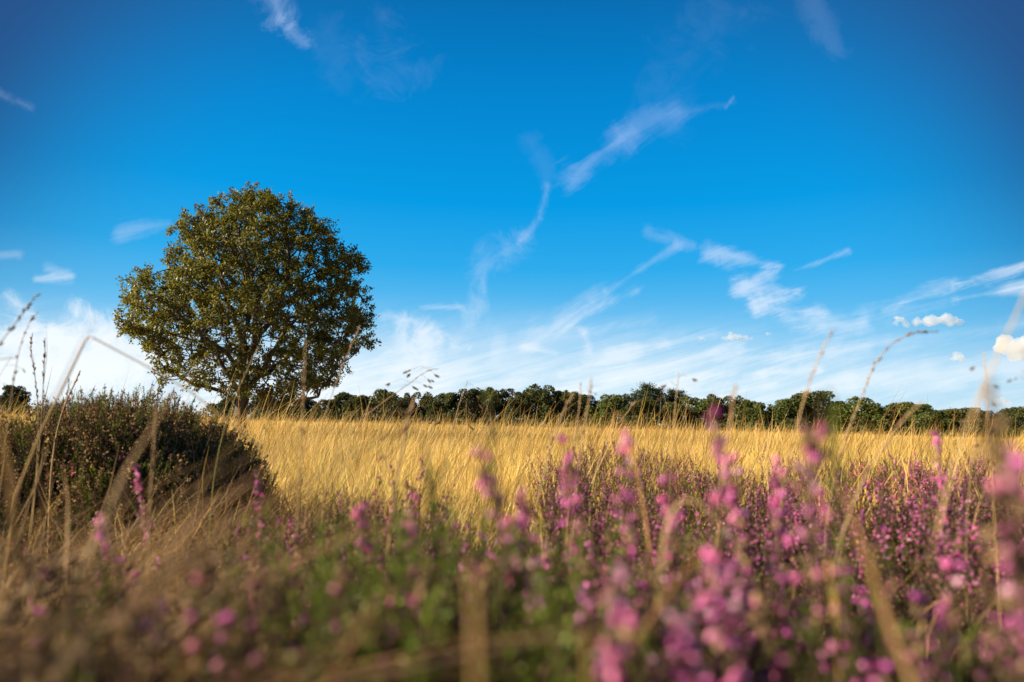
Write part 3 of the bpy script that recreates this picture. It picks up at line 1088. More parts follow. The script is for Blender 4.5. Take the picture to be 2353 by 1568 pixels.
def florets(C, D, size, tint, sides=5):
    """small open bells at C pointing along D"""
    n = len(C)
    if n == 0:
        return np.zeros((0, 3)), np.zeros((0, 4), int), np.zeros((0, 3))
    ref = np.where(np.abs(D[:, 2:3]) > .8, np.array([[1.0, 0, 0]]), np.array([[0, 0, 1.0]]))
    a = unit(np.cross(D, ref))
    b = np.cross(D, a)
    th = np.arange(sides) * 2 * np.pi / sides
    ring = a[:, None] * np.cos(th)[None, :, None] + b[:, None] * np.sin(th)[None, :, None]
    s = np.broadcast_to(size, (n,))
    V = np.stack([C[:, None] + D[:, None] * (s * t)[:, None, None] + ring * (s * r * .48)[:, None, None] for t, r in zip(BELL_T, BELL_R)], 1)
    V = V.reshape(-1, 3)
    nl = 3
    i = np.arange(n)[:, None, None] * (nl * sides) + np.arange(nl - 1)[None, :, None] * sides
    j = np.arange(sides)[None, None]
    kk = (j + 1) % sides
    F = np.stack([i + j, i + kk, i + sides + kk, i + sides + j], -1).reshape(-1, 4)
    return V, F, np.repeat(tint, nl * sides, 0)


def sprig(r, path, kind, detail=1.0, bushy=1.0, leafsize=1.0):
    """one heather shoot along path: returns stem, leaves, flowers as Geo; kind pink / green / brown / mix"""
    st, lf, fl = Geo(), Geo(), Geo()
    n = len(path)
    Lt = np.sum(np.linalg.norm(np.diff(path, axis=0), axis=1))
    st.add(*tube(path, np.linspace(.0016, .0006, n), 4 if detail > .6 else 3))
    tg = unit(np.gradient(path, axis=0))
    s = np.linspace(0, 1, n)

    def on(t):
        return np.stack([np.interp(t, s, path[:, i]) for i in range(3)], -1), unit(np.stack([np.interp(t, s, tg[:, i]) for i in range(3)], -1))
    # side shoots
    ns = max(2, int(Lt / .016 * bushy * (.5 + .5 * detail)))
    ts = r.uniform(.15, .92, ns)
    axes = [(path, tg, s, .12, 1.0)]
    for t in ts:
        p, d = on(np.array([t]))
        q = unit(d[0] + unit(r.normal(size=3)) * .75)
        ln = r.uniform(.012, .042) * (1.15 - t) * 1.6
        e = np.array([p[0], p[0] + q * ln * .5, p[0] + q * ln + d[0] * ln * .35])
        st.add(*tube(e, [.0007, .0006, .0004], 3))
        axes.append((e, unit(np.gradient(e, axis=0)), np.linspace(0, 1, 3), 0.0, 1.0))
    for P, Tg, ss, lo, hi in axes:
        ln = np.sum(np.linalg.norm(np.diff(P, axis=0), axis=1))
        m = int(ln / .0020 * detail * (1.0 if kind != 'pink' else .6)) + 2
        t = r.uniform(lo, hi, m)
        C = np.stack([np.interp(t, ss, P[:, i]) for i in range(3)], -1)
        D = unit(np.stack([np.interp(t, ss, Tg[:, i]) for i in range(3)], -1) * 1.1 + unit(r.normal(size=(m, 3))) * .8)
        N = unit(r.normal(size=(m, 3)))
        N = unit(N - D * np.sum(N * D, 1)[:, None])
        sz = r.uniform(.0030, .0055, m) * leafsize
        V, F = diamonds(C, D, N, sz, sz * .42)
        b = r.uniform(.6, 1.35, m)
        if kind == 'green':
            col = np.stack([b * 1.75, b * 1.62, b * .9], 1)
        elif kind in ('brown', 'old'):
            col = np.stack([b * 1.35, b * .50, b * 1.6], 1)
        else:
            col = np.stack([b * 1.1, b * .85, b * .9], 1)
        lf.add(V, F, np.repeat(col, 4, 0))
    if kind in ('pink', 'mix', 'brown', 'old'):
        m = int({'pink': 40, 'mix': 18, 'brown': 16, 'old': 22}[kind] * (.45 + .55 * detail) * min(1.6, Lt / .16))
        t = r.uniform(.40, .98, m) ** .9
        C, D0 = on(t)
        D = unit(unit(r.normal(size=(m, 3))) + D0 * .15 + np.array([0, 0, -.1]))
        C = C + D * r.uniform(.001, .009, m)[:, None] * (1.15 - t)[:, None] * 2
        sz = r.uniform(.0040, .0062, m) * (1.1 if detail > .6 else 1.3)
        b = r.uniform(.6, 1.35, m)
        pale = r.uniform(size=m) < (.10 if detail > .6 else .06)
        col = np.stack([b, b * r.uniform(.6, 1.3, m), b * r.uniform(.75, 1.15, m)], 1)
        col[pale] = np.stack([b * 1.15, b * 2.1, b * 1.25], 1)[pale]
        dry = r.uniform(size=m) < ({'brown': .85, 'old': .93}.get(kind, .16))
        col[dry] = np.stack([b * .55, b * 1.15, b * .28], 1)[dry]
        if kind == 'old':
            col[dry] *= np.array([.85, .92, 1.05])
        fl.add(*florets(C, D, sz, col, 5 if detail > .6 else 4))
    return st, lf, fl


def straight(L, r, bend=.12):
    e = r.normal(0, bend, 2) * L
    return bezier_line([(0, 0, 0), (e[0] * .25, e[1] * .25, L * .5), (e[0], e[1], L)], 8)


def proto(kind, seed, L, detail, leafsize=1.0, bushy=1.0):
    r = np.random.default_rng(seed)
    st, lf, fl = sprig(r, straight(L, r), kind, detail, bushy, leafsize)
    g = Geo()
    for k, q in enumerate((st, lf, fl)):
        if q.n:
            V, F, C, _ = q.arr()
            g.add(V, F, C, k)
    return g.arr()


def scatter(protos, which, pos, dirs, scale, tint=None):
    """bake copies of the protos into one Geo"""
    g = Geo()
    for k, (V, F, C, M) in enumerate(protos):
        idx = np.nonzero(which == k)[0]
        if not len(idx):
            continue
        Z = unit(dirs[idx])
        a = rng.uniform(0, 2 * np.pi, len(idx))
        ref = np.stack([np.cos(a), np.sin(a), np.zeros(len(idx))], 1)
        X = unit(ref - Z * np.sum(ref * Z, 1)[:, None])
        Y = np.cross(Z, X)
        Rm = np.stack([X, Y, Z], -1) * scale[idx][:, None, None]
        W = np.einsum('kij,vj->kvi', Rm, V) + pos[idx][:, None]
        FF = (F[None] + (np.arange(len(idx)) * len(V))[:, None, None]).reshape(-1, 4)
        CC = np.tile(C, (len(idx), 1))
        if tint is not None:
            CC = CC * np.repeat(tint[idx], len(V), 0)
        g.v.append(W.reshape(-1, 3))
        g.f.append(FF + g.n)
        g.c.append(CC)
        g.m.append(np.tile(M, len(idx)))
        g.n += len(V) * len(idx)
    return g


HM = [M_HSTEM, M_HLEAF, M_HFLOW]
KINDS_N = ['pink', 'pink', 'pink', 'green', 'green', 'green', 'brown', 'brown', 'mix', 'mix']
PR_NEAR = [proto(k, 500 + i, .20, .8) for i, k in enumerate(KINDS_N)]
PR_FAR = [proto(k, 600 + i, .22, .32, 1.7, .8) for i, k in enumerate(KINDS_N)]
PR_GREEN = [proto('green', 800 + i, .20, 1.5, 1.15, .8) for i in range(4)]
PR_OLD = [proto(k, 700 + i, .13, .45, 1.5, 1.25) for i, k in enumerate(['green', 'green', 'green', 'old', 'old', 'old', 'old', 'mix'])]
PINK, GREEN, BROWN, MIXD = [0, 1, 2], [3, 4, 5], [6, 7], [8, 9]


def choose(a, r):
    """kind of shoot by direction and distance, as the photograph has them"""
    n = len(a)
    x, y = r * np.sin(np.arctan(a)), r * np.cos(np.arctan(a))
    p1 = np.clip((vnoise(x * 4.2, y * 4.2, 91) - .5) * 3.2, -1, 1)
    p2 = np.clip((vnoise(x * 3.1, y * 3.1, 95) - .5) * 3.2, -1, 1)
    pk = np.interp(a, [-.8, -.45, -.25, -.1, .05, .25, .8], [.05, .06, .08, .20, .40, .50, .36])
    pk = pk * np.interp(r, [.28, .45, .65, .9, 1.2, 1.7, 2.6, 5], [.03, .10, .34, .85, 1.0, .9, .42, .30]) * (1 + .8 * p1)
    pk = pk * (1 - .55 * np.interp(a, [.18, .4], [0, 1]) * np.interp(r, [.6, .9], [1, 0])) * np.interp(r, [1.3, 2.2], [1, .7])
    gr = np.interp(a, [-.8, -.5, -.3, .05, .2, .35, .8], [.05, .18, .45, .55, .35, .12, .06]) * np.interp(r, [.3, .6, 1.0, 3], [1.3, 1.1, .40, .22]) * (1 + .6 * p2)
    br = np.interp(a, [-.8, -.4, .0, .3, .8], [.75, .60, .40, .55, .75]) * np.interp(r, [.3, .8, 2, 4], [1, .8, 1, 1.6]) * (1 - .4 * p2)
    mx = .20 * np.interp(a, [-.6, -.2], [.5, 1]) * np.interp(r, [.3, .6], [.25, 1])
    P = np.stack([pk, gr, br, mx], 1)
    P /= P.sum(1, keepdims=True)
    q = (rng.uniform(size=n)[:, None] > np.cumsum(P, 1)).sum(1).clip(0, 3)
    out = np.zeros(n, int)
    for i, s in enumerate((PINK, GREEN, BROWN, MIXD)):
        m = q == i
        out[m] = rng.choice(s, m.sum())
    return out


def heather_cover():
    # close by
    n = 4300
    r = .33 + (1.6 - .33) * rng.uniform(0, 1, n) ** 1.15
    a = rng.uniform(-.88, .88, n)
    x, y = r * np.sin(a), r * np.cos(a)
    t = x / y
    keep = rng.uniform(size=n) < np.interp(t, [-.9, -.5, -.25, 0], [.16, .26, .80, 1.0])
    # plants stand in tussocks with dark gaps between
    keep &= vnoise(x * 5.5, y * 5.5, 61) > .47
    keep &= rng.uniform(size=n) < np.where((t > .15) & (r < .6), .6, 1.0)
    keep &= canopy(x, y) < .80 - .075 * np.hypot(x, y) / .6
    x, y, t, r = x[keep], y[keep], t[keep], r[keep]
    n = len(x)
    cap = .80 - r * np.interp(t, [-.5, -.15, .1, .45], [.14, .13, .085, .045])
    top = np.minimum(canopy(x, y) + rng.normal(0, .022, n) - .02, cap)
    sc = rng.uniform(.75, 1.2, n)
    pos = np.stack([x, y, top - .2 * sc], 1)
    dirs = np.stack([rng.normal(0, .2, n), rng.normal(0, .2, n), np.ones(n)], 1)
    g = scatter(PR_NEAR, choose(t, r), pos, dirs, sc, rng.uniform(.5, 1.15, (n, 1)) * np.ones((1, 3)))
    # fresh green shoots standing up through the middle of the near heather
    m = 120
    r3 = rng.uniform(.34, .95, m)
    a3 = rng.normal(-.08, .17, m)
    x3, y3 = r3 * np.sin(a3), r3 * np.cos(a3)
    cap3 = .80 - r3 * np.interp(a3, [-.5, -.15, .1, .45], [.17, .16, .15, .15])
    t3 = np.minimum(canopy(x3, y3) + rng.uniform(-.03, .07, m), cap3 + .012 + rng.normal(0, .012, m))
    sc = rng.uniform(.8, 1.2, m)
    ga = scatter(PR_GREEN, rng.integers(0, 4, m), np.stack([x3, y3, t3 - .2 * sc], 1), np.stack([rng.normal(0, .10, m), rng.normal(0, .1, m), np.ones(m)], 1), sc,
                 rng.uniform(.8, 1.5, (m, 1)) * np.ones((1, 3)))
    g.v += ga.v; g.c += ga.c; g.m += ga.m; g.f += [f + g.n for f in ga.f]; g.n += ga.n
    # second storey below, so that one looks into leaves and not at bare soil
    m = 1500
    k = rng.integers(0, n, m)
    x2, y2 = x[k] + rng.normal(0, .04, m), y[k] + rng.normal(0, .04, m)
    pos = np.stack([x2, y2, canopy(x2, y2) - .2 - rng.uniform(.08, .2, m)], 1)
    g2 = scatter(PR_FAR, rng.choice(GREEN + BROWN + BROWN, m), pos, np.stack([rng.normal(0, .35, m), rng.normal(0, .35, m), np.ones(m)], 1), rng.uniform(.8, 1.3, m),
                 np.full((m, 3), .8))
    g.v += g2.v; g.c += g2.c; g.m += g2.m; g.f += [f + g.n for f in g2.f]; g.n += g2.n
    # further out to the right and in islands
    n = 9500
    r = (1.4 ** 1.4 + (6.5 ** 1.4 - 1.4 ** 1.4) * rng.uniform(0, 1, n)) ** (1 / 1.4)
    a = rng.uniform(-.80, .85, n)
    x, y = r * np.sin(a), r * np.cos(a)
    t = x / y
    isl = vnoise(x * 1.1, y * .9, 77)
    edge = heath_edge(t) * (.85 + .45 * vnoise(x * 2.2, y * 2.2, 12))
    keep = (r < edge * 1.05) | ((isl > .60) & (t > .05) & (r < 6.5) & (rng.uniform(size=n) < .6))
    keep &= ((x + 1.95) / .9) ** 2 + ((y - 3.5) / .8) ** 2 > 1
    keep &= rng.uniform(size=n) < np.interp(t, [-.6, -.2, 0], [.35, .6, 1])
    x, y, t, r = x[keep], y[keep], t[keep], r[keep]
    n = len(x)
    top = canopy(x, y) + rng.normal(0, .03, n) - .02
    sc = rng.uniform(.8, 1.25, n)
    pos = np.stack([x, y, top - .22 * sc], 1)
    mut = rng.uniform(.40, .95, (n, 1)) * np.array([[1, .92, .95]])
    g3 = scatter(PR_FAR, choose(t, r), pos, np.stack([rng.normal(0, .25, n), rng.normal(0, .25, n), np.ones(n)], 1), sc, mut)
    pos2 = pos - np.array([0, 0, .14])
    g4 = scatter(PR_FAR, rng.choice(GREEN + BROWN + BROWN, n), pos2, np.stack([rng.normal(0, .4, n), rng.normal(0, .4, n), np.ones(n)], 1), sc * 1.1)
    for q in (g3, g4):
        g.v += q.v; g.c += q.c; g.m += q.m; g.f += [f + g.n for f in q.f]; g.n += q.n
    # woody stems under the leaves
    st = Geo()
    n = 2600
    r = rng.uniform(.3, 3.5, n)
    a = rng.uniform(-.88, .88, n)
    x, y = r * np.sin(a), r * np.cos(a)
    ok = r < heath_edge(x / y)
    for xx, yy in zip(x[ok], y[ok]):
        z0, z1 = float(gz(xx, yy)), float(canopy(xx, yy)) - .16
        d = rng.normal(0, .06, 2)
        st.add(*tube([(xx, yy, z0), (xx + d[0] * .4, yy + d[1] * .6, (z0 + z1) / 2), (xx + d[0], yy + d[1], z1)], [.0035, .0026, .0014], 3))
    V, F, C, M = st.arr()
    g.add(V, F, C, 0)
    o = link('heather_undergrowth', g.mesh('heather_undergrowth', HM))
    tag(o, 'mixed pink, green and brown heather covering the ground close to the camera', 'heather', kind='stuff')
    print('heather verts', g.n)


heather_cover()
dead_grass()


def bush(name, label, c, rx, ry, rz, n, weights, sc0, tint=None, group=None, seed=1, protos=None, slope=0.0):
    """a domed heather plant: branches, leafy shoots and dry or fresh flowers as its parts"""
    r = np.random.default_rng(seed)
    root = empty(name, c)
    tag(root, label, 'heather bush', group)
    th = r.uniform(0, 2 * np.pi, n)
    ph = np.arccos(r.uniform(-.05, 1, n))
    d = np.stack([np.sin(ph) * np.cos(th), np.sin(ph) * np.sin(th), np.cos(ph)], 1)
    lump = 1 + .14 * (vnoise(d[:, 0] * 3.2 + 5, d[:, 1] * 3.2 + d[:, 2] * 2, seed) - .5) * 2
    depth = r.uniform(.60, 1.0, n) ** .5 * lump
    # superellipse: broad shoulders
    e = np.sign(d) * np.abs(d) ** .82
    S = e * np.array([rx, ry, rz]) * depth[:, None]
    # one flank runs out lower and longer than the other
    q = np.clip(S[:, 0] / rx, 0, 1.3)
    S[:, 2] *= 1 - slope * q ** 3
    S[:, 0] *= 1 + .18 * slope * q
    S[:, 2] += rz * .09 * (vnoise(S[:, 0] * 3.2 + 9, S[:, 1] * 3.2, seed + 3) - .5) * 2
    dirs = unit(d * np.array([.55, .55, .3]) + np.array([0, 0, .9]) + r.normal(0, .18, (n, 3)))
    sc = sc0 * r.uniform(.7, 1.25, n)
    stray = r.uniform(size=n) < .05
    sc[stray] *= r.uniform(1.3, 1.9, stray.sum())
    S[stray] += (dirs * (sc * .055)[:, None])[stray]
    pos = S - dirs * (sc * .2)[:, None]
    which = r.choice(len(weights), n, p=np.array(weights) / np.sum(weights))
    tt = np.tile(np.array(tint if tint is not None else (1, 1, 1.0)), (n, 1)) * r.uniform(.75, 1.25, (n, 1))
    g = scatter(protos or PR_FAR, which, pos, dirs, sc, tt)
    V, F, C, M = g.arr()
    for k, nm in enumerate(('branches', 'foliage', 'blossoms')):
        m = M == k
        if not m.any():
            continue
        f = F[m]
        u, inv = np.unique(f, return_inverse=True)
        v, cc = V[u], C[u]
        f = inv.reshape(-1, 4)
        if k == 0:
            gb = Geo()
            gb.add(v, f, cc)
            for i in range(0, n, max(1, n // 140)):
                p = pos[i]
                b = np.array([p[0] * .12, p[1] * .12, -.05])
                gb.add(*tube([b, (b + p) / 2 + np.array([0, 0, -.05]), p], [.007, .005, .0015], 4))
            me = gb.mesh('heather_' + nm, [HM[0]])
        else:
            me = mesh_data('heather_' + nm, v, f, [HM[k]], None, cc)
        link(nm, me, root)
    return root


# weights over KINDS_N
w_mound = [1.0, 1.0, 1.0, 1.25, 1.25, 1.25, 1.25, .14]
w_old = [.12, .12, .12, 2.4, 2.4, 2.4, 2.6, 2.6, .3, .3]
w_pink = [3, 3, 3, .6, .6, .6, .8, .8, 1, 1]
mc = at(265, 960, 3.5)
bush('heather_mound', 'large dark heather mound with green and rusty shoots before the lone oak', (mc[0], mc[1], .16), .82, .72, .82, 7600, w_mound, 1.1, (1.25, 1.18, .95), seed=3, protos=PR_OLD, slope=.50)
# old growth carries on leftwards; the near mound is added unseen to cast shade
bush('heather_mound', 'lower brown heather mound at the left edge beside the large mound', (-3.25, 3.6, .05), .8, .7, .78, 4200, w_mound, 1.1, (1.7, 1.3, 1.2), seed=4, protos=PR_OLD)
bush('heather_mound', 'tall brown heather mound added out of view to shade the lower left corner', (-1.12, .16, .0), .48, .50, 1.10, 2300, w_mound, 1.1, (1.5, 1.2, 1.1), seed=9, protos=PR_OLD)
rb = at(2195, 1075, 3.1)
bush('heather_bush', 'pink flowered heather bush with fine blossom at mid distance on the right', (rb[0], rb[1], .12), .27, .24, .60, 850, w_pink, .8, (1, 1, 1), seed=5)
rb = at(2010, 1040, 3.9)
bush('heather_bush', 'small brownish heather bush left of the fine flowered pink bush', (rb[0], rb[1], .10), .34, .28, .58, 500, w_old, .8, (1.4, 1, 1.1), seed=6)
rb = at(1310, 1010, 6.0)
bush('heather_bush', 'sparse dark heather bush standing in the golden grass near the middle', (rb[0], rb[1], .05), .5, .4, .52, 420, w_old, .8, (1.2, .9, 1.0), seed=8)


# ------------------------------------------------------------------ single shoots that stand out
SHOOT_N = [0]


def shoot(name, label, pts, dist, kind, bushy=1.0, group='single heather shoots', detail=1.0):
    """pts: pixels from the lowest visible point to the tip; dist: metres (number or one per point)"""
    SHOOT_N[0] += 1
    r = np.random.default_rng(900 + SHOOT_N[0])
    ds = dist if isinstance(dist, (list, tuple)) else [dist] * len(pts)
    P = [at(p[0], p[1], d) for p, d in zip(pts, ds)]
    foot = np.array([P[0][0] + r.uniform(-.02, .02), P[0][1] + r.uniform(0, .03), max(.30, P[0][2] - .25)])
    if P[0][2] - foot[2] > .02:
        P = [foot] + P
    path = bezier_line(P, 20)
    base = path[0].copy()
    # leafy length limited to the visible part
    root = empty(name, base)
    tag(root, label, 'heather', group)
    st, lf, fl = sprig(r, path - base, kind, detail, bushy)
    link('stem', st.mesh('shoot_stem', [M_HSTEM]), root)
    link('foliage', lf.mesh('shoot_foliage', [M_HLEAF]), root)
    if fl.n:
        link('blossoms', fl.mesh('shoot_flowers', [M_HFLOW]), root)
    return root


S_ = 'heather_shoot'
shoot(S_, 'blurred green tipped shoot rising above the tree line left of centre, brown below', [(1140, 1170), (1132, 1050), (1120, 905)], .42, 'green', .8)
shoot(S_, 'pink flowered blurred shoot beside the tall green tipped shoot left of centre', [(1150, 1180), (1120, 1100), (1105, 1010)], .5, 'pink', .5)
shoot(S_, 'short green blurred shoot alone against golden grass, left of the tallest green tipped one', [(990, 1180), (985, 1090), (973, 1003)], .45, 'green', 1.0)
shoot(S_, 'tall green blurred shoot with brown tip before the tree line on the right', [(1922, 1080), (1918, 1000), (1914, 905)], .36, 'green', .9)
shoot(S_, 'shoot with one pink ball at the tip left of the tall green blurred shoot', [(1868, 1110), (1878, 1000), (1888, 905)], .42, 'mix', .35)
shoot(S_, 'dark curved blurred shoot between the pink ball tip and the yellowish shoot', [(1862, 1080), (1858, 1020), (1842, 960)], .42, 'brown', .4)
shoot(S_, 'yellowish brown blurred shoot reaching up to the tree tops right of centre', [(1650, 1150), (1645, 1010), (1637, 910)], .46, 'mix', .5)
shoot(S_, 'bright pink blurred shoot with brown bare tip against golden grass', [(1442, 1160), (1436, 1070), (1437, 985)], .55, 'pink', .7)
shoot(S_, 'pale pink flowered blurred shoot left of the bright pink one', [(1315, 1180), (1305, 1080), (1297, 995)], .6, 'pink', .6)
shoot(S_, 'stout reddish brown blurred shoot tallest at the right edge', [(2320, 1250), (2285, 1050), (2278, 890)], .30, 'brown', 1.2)
shoot(S_, 'pink blurred shoot leaning at the right edge beside the reddish brown one', [(2350, 1300), (2330, 1120), (2310, 1000)], .33, 'pink', 1.0)
shoot(S_, 'pink flowered shoot in front of the dark heather mound', [(330, 1180), (318, 1110), (312, 1060)], 1.35, 'pink', .8)
shoot(S_, 'pink branching shoot where the dark mound meets the golden grass', [(600, 1200), (592, 1130), (590, 1080)], 1.25, 'pink', 1.3)
shoot(S_, 'short pink shoot low on the brown grass at the left', [(232, 1230), (229, 1205), (227, 1180)], .85, 'pink', .8)
shoot(S_, 'pink tipped shoot lying slantwise below the golden grass left of centre', [(905, 1345), (885, 1310), (866, 1268)], .75, 'pink', .5)
shoot(S_, 'large magenta flower shoot in the lower right of the centre', [(1660, 1420), (1645, 1320), (1630, 1250)], .37, 'pink', .9)
shoot(S_, 'thin shoot topped with a bright pink disc low in the centre', [(1425, 1440), (1418, 1380), (1412, 1305)], .33, 'pink', .3)
shoot(S_, 'pink and violet shoot low between the magenta one and the bright pink disc', [(1570, 1480), (1555, 1420), (1545, 1360)], .33, 'pink', .4)
shoot(S_, 'pale pink flower head alone near the bottom centre', [(1410, 1530), (1405, 1490), (1400, 1440)], .31, 'mix', .3)
shoot(S_, 'upright green shoot lit from the left at the bottom centre', [(1265, 1420), (1262, 1350), (1266, 1265)], .38, 'green', 1.2)
shoot(S_, 'leafy green shoot rising left of the beige blurred stem', [(560, 1420), (552, 1330), (530, 1235)], .48, 'green', 1.3)
shoot(S_, 'dark green shoot at the lower left beside the brown grass', [(240, 1440), (235, 1370), (228, 1300)], .42, 'green', 1.2)
shoot(S_, 'green shoot above the brown grass left of the lying pink tip', [(745, 1300), (735, 1230), (724, 1150)], .62, 'green', 1.0)
shoot(S_, 'slim green shoot in front of the golden grass right of the short green one', [(1010, 1230), (1003, 1170), (998, 1110)], .6, 'green', .8)
shoot(S_, 'green shoot low in the right half beside the pink flowers', [(1960, 1420), (1955, 1350), (1962, 1280)], .45, 'green', 1.0)
shoot(S_, 'pink shoot standing clear at the far right of the golden strip', [(2160, 1050), (2155, 1015), (2151, 985)], 1.0, 'pink', .7)
shoot(S_, 'dense pink shoot below the tall green one on the right', [(1790, 1200), (1786, 1120), (1792, 1050)], .55, 'pink', 1.0)
shoot(S_, 'pink shoot with white tips right of the yellowish shoot', [(1690, 1180), (1682, 1110), (1672, 1040)], .55, 'pink', 1.0)
shoot(S_, 'pink shoot in front of the golden grass, second right of the bright pink one', [(1540, 1180), (1535, 1110), (1546, 1060)], .6, 'pink', .8)
shoot(S_, 'pink shoot leaning left below the pale pink one', [(1215, 1230), (1205, 1170), (1195, 1105)], .5, 'pink', .7)
shoot(S_, 'pink shoot at the foot of the short green one', [(940, 1250), (945, 1190), (948, 1125)], .62, 'pink', .8)
shoot(S_, 'small pink shoot standing alone on the golden grass edge left of centre', [(835, 1240), (828, 1190), (826, 1140)], .7, 'pink', .6)


# ------------------------------------------------------------------ single grass stalks
def spikelets(r, path, t0, n, size, droop=0.0, stick=.004, dark=1.0):
    """husks along the upper part of a stalk"""
    s = np.linspace(0, 1, len(path))
    t = r.uniform(t0, 1.0, n)
    C = np.stack([np.interp(t, s, path[:, i]) for i in range(3)], -1)
    tg = unit(np.gradient(path, axis=0))
    D = unit(np.stack([np.interp(t, s, tg[:, i]) for i in range(3)], -1))
    side = unit(r.normal(size=(n, 3)))
    D = unit(D * 1.2 + side * .35 + np.array([0, 0, -droop]))
    C = C + side * stick * r.uniform(.1, 1, n)[:, None]
    V, F, _ = florets(C, D, np.full(n, size) * r.uniform(.7, 1.2, n), np.ones((n, 3)), 4)
    # make them slender
    ax = np.repeat(C, 12, 0)
    DD = np.repeat(D, 12, 0)
    rel = V - ax
    al = np.sum(rel * DD, 1)[:, None] * DD
    V = ax + al + (rel - al) * .42
    b = np.repeat(r.uniform(.7, 1.4, n) * dark, 12)
    return V, F, np.stack([b, b, b], 1)


STK = [0]


def stalk(label, pts, dist, r0=.0016, r1=.0007, head=None, panicle=None, tint=(1, 1, 1), curve=True, blade=None, name='grass_stalk', cat='grass stalk'):
    STK[0] += 1
    r = np.random.default_rng(1500 + STK[0])
    ds = dist if isinstance(dist, (list, tuple)) else [dist] * len(pts)
    P = [at(p[0], p[1], d) for p, d in zip(pts, ds)]
    g0 = float(gz(P[0][0], P[0][1]))
    low = P[0][2] - g0
    if low > .06:
        dx = (P[1] - P[0]) / max(.05, abs(P[1][2] - P[0][2]))
        P = [np.array([P[0][0] - dx[0] * min(.08, low * .2), P[0][1] + .01, g0])] + P
    path = bezier_line(P, 36) if curve else np.array(P)
    base = path[0].copy()
    path = path - base
    root = empty(name, base)
    tag(root, label, cat, 'single dry grass stalks')
    g = Geo()
    g.add(*tube(path, np.linspace(r0, r1, len(path)), 6, tint))
    link('stem', g.mesh('stalk_stem', [M_STALK], True), root)
    if head:
        t0, n, size = head
        h = Geo()
        u = np.linspace(0, 1, len(path))
        top = path[u >= t0 - .02]
        h.add(*tube(top, np.linspace(r0, r1, len(path))[u >= t0 - .02] * 1.12, 4, (1.4, 1.4, 1.4)))
        h.add(*spikelets(r, path, t0, n, size, stick=r0 * 1.6))
        link('seed_head', h.mesh('stalk_head', [M_SEED]), root)
    if panicle:
        h = Geo()
        t0, nb, reach, size = panicle
        s = np.linspace(0, 1, len(path))
        top = path[s >= t0 - .03]
        h.add(*tube(top, np.linspace(r0, r1, len(path))[s >= t0 - .03] * 1.15, 4, (1.4, 1.4, 1.4)))
        for i in range(nb):
            t = t0 + (1 - t0) * (i + .5) / nb
            p = np.array([np.interp(t, s, path[:, k]) for k in range(3)])
            sd_ = 1 if r.uniform() < .7 else -1
            e = p + np.array([sd_ * reach * r.uniform(.4, 1), r.normal(0, reach * .3), reach * r.uniform(-.15, .45)])
            m = (p + e) / 2 + np.array([0, 0, reach * .16])
            h.add(*tube(bezier_line([p, m, e], 6), .00035, 3, (1.2, 1.2, 1.2)))
            q = bezier_line([e, e + unit(np.array([sd_ * .8, 0, -.35])) * size * 1.6], 4)
            h.add(*spikelets(r, q, 0, 2, size, .3, .0008, .55))
        link('seed_head', h.mesh('stalk_panicle', [M_SEED]), root)
    if blade:
        bp = [at(p[0], p[1], ds[0]) - base for p in blade]
        q = bezier_line(bp, 12)
        h = Geo()
        h.add(*tube(q, np.linspace(.0012, .0002, len(q)), 4, (.8, .9, .8)))
        link('leaf_blade', h.mesh('stalk_blade', [M_STALK]), root)
    return root


# broken stalk: up, sharp kink, down again
stalk('snapped dry grass stalk bent sharply downwards left of the lone oak', [(35, 1140), (90, 1000), (150, 880), (195, 785), (205, 773), (216, 778), (320, 833), (430, 895), (520, 965), (600, 1030)],
      [1.15] * 10, .0017, .0012, curve=False, tint=(1.1, 1.05, 1.0))
stalk('slanting seed head entering from the left edge above the mound', [(-90, 900), (-30, 835), (0, 790), (45, 730), (86, 676)], 1.3, .0014, .0009, head=(.45, 46, .009))
stalk('thin pale seed stalk just right of the slanting seed head', [(20, 960), (32, 870), (55, 770), (72, 735), (88, 716)], 1.5, .0011, .0007, head=(.66, 24, .008), tint=(1.3, 1.25, 1.2))
stalk('wavy seed head rising from the left shoulder of the mound', [(84, 900), (78, 850), (70, 800), (75, 765)], 2.6, .0020, .0012, head=(.45, 40, .012), blade=[(80, 860), (72, 810), (60, 790)])
stalk('upright seed head with a long leaf beside the wavy one', [(98, 910), (100, 860), (103, 800), (103, 776)], 2.6, .0022, .0013, head=(.62, 26, .012), blade=[(100, 880), (108, 800), (104, 745)])
stalk('dry flower tip leaning out of the top of the mound', [(160, 905), (172, 880), (184, 852)], 2.9, .004, .0025, head=(.6, 14, .016))
stalk('faint fine panicle hanging at the left edge', [(-20, 900), (0, 862), (14, 838), (26, 822)], 1.6, .0007, .0004, panicle=(.35, 8, .035, .007))
stalk('bare stalk end pointing right at the left edge', [(-60, 840), (-10, 828), (40, 821)], 1.2, .0018, .0008)
stalk('arching seed stalk curving over to the right above the tree line', [(1945, 1000), (1985, 900), (2012, 835), (2048, 792), (2090, 768), (2125, 761), (2152, 763)], 1.35, .0013, .0008, head=(.40, 60, .0085))
stalk('pale blurred seed stalk leaning right of centre into the sky', [(1822, 1020), (1852, 905), (1885, 815), (1915, 756)], 1.0, .0010, .0008, head=(.5, 30, .008), tint=(1.4, 1.3, 1.2))
stalk('tall pale stalk with a few loose husks near the right edge', [(2275, 1040), (2268, 940), (2265, 860), (2260, 808)], 1.15, .0011, .0007, panicle=(.72, 5, .018, .008), tint=(1.3, 1.2, 1.1))
stalk('fine panicle with drooping husks left of the tall pale stalk', [(2240, 1010), (2248, 960), (2252, 915), (2256, 890)], 1.2, .0008, .0005, panicle=(.45, 9, .03, .009))
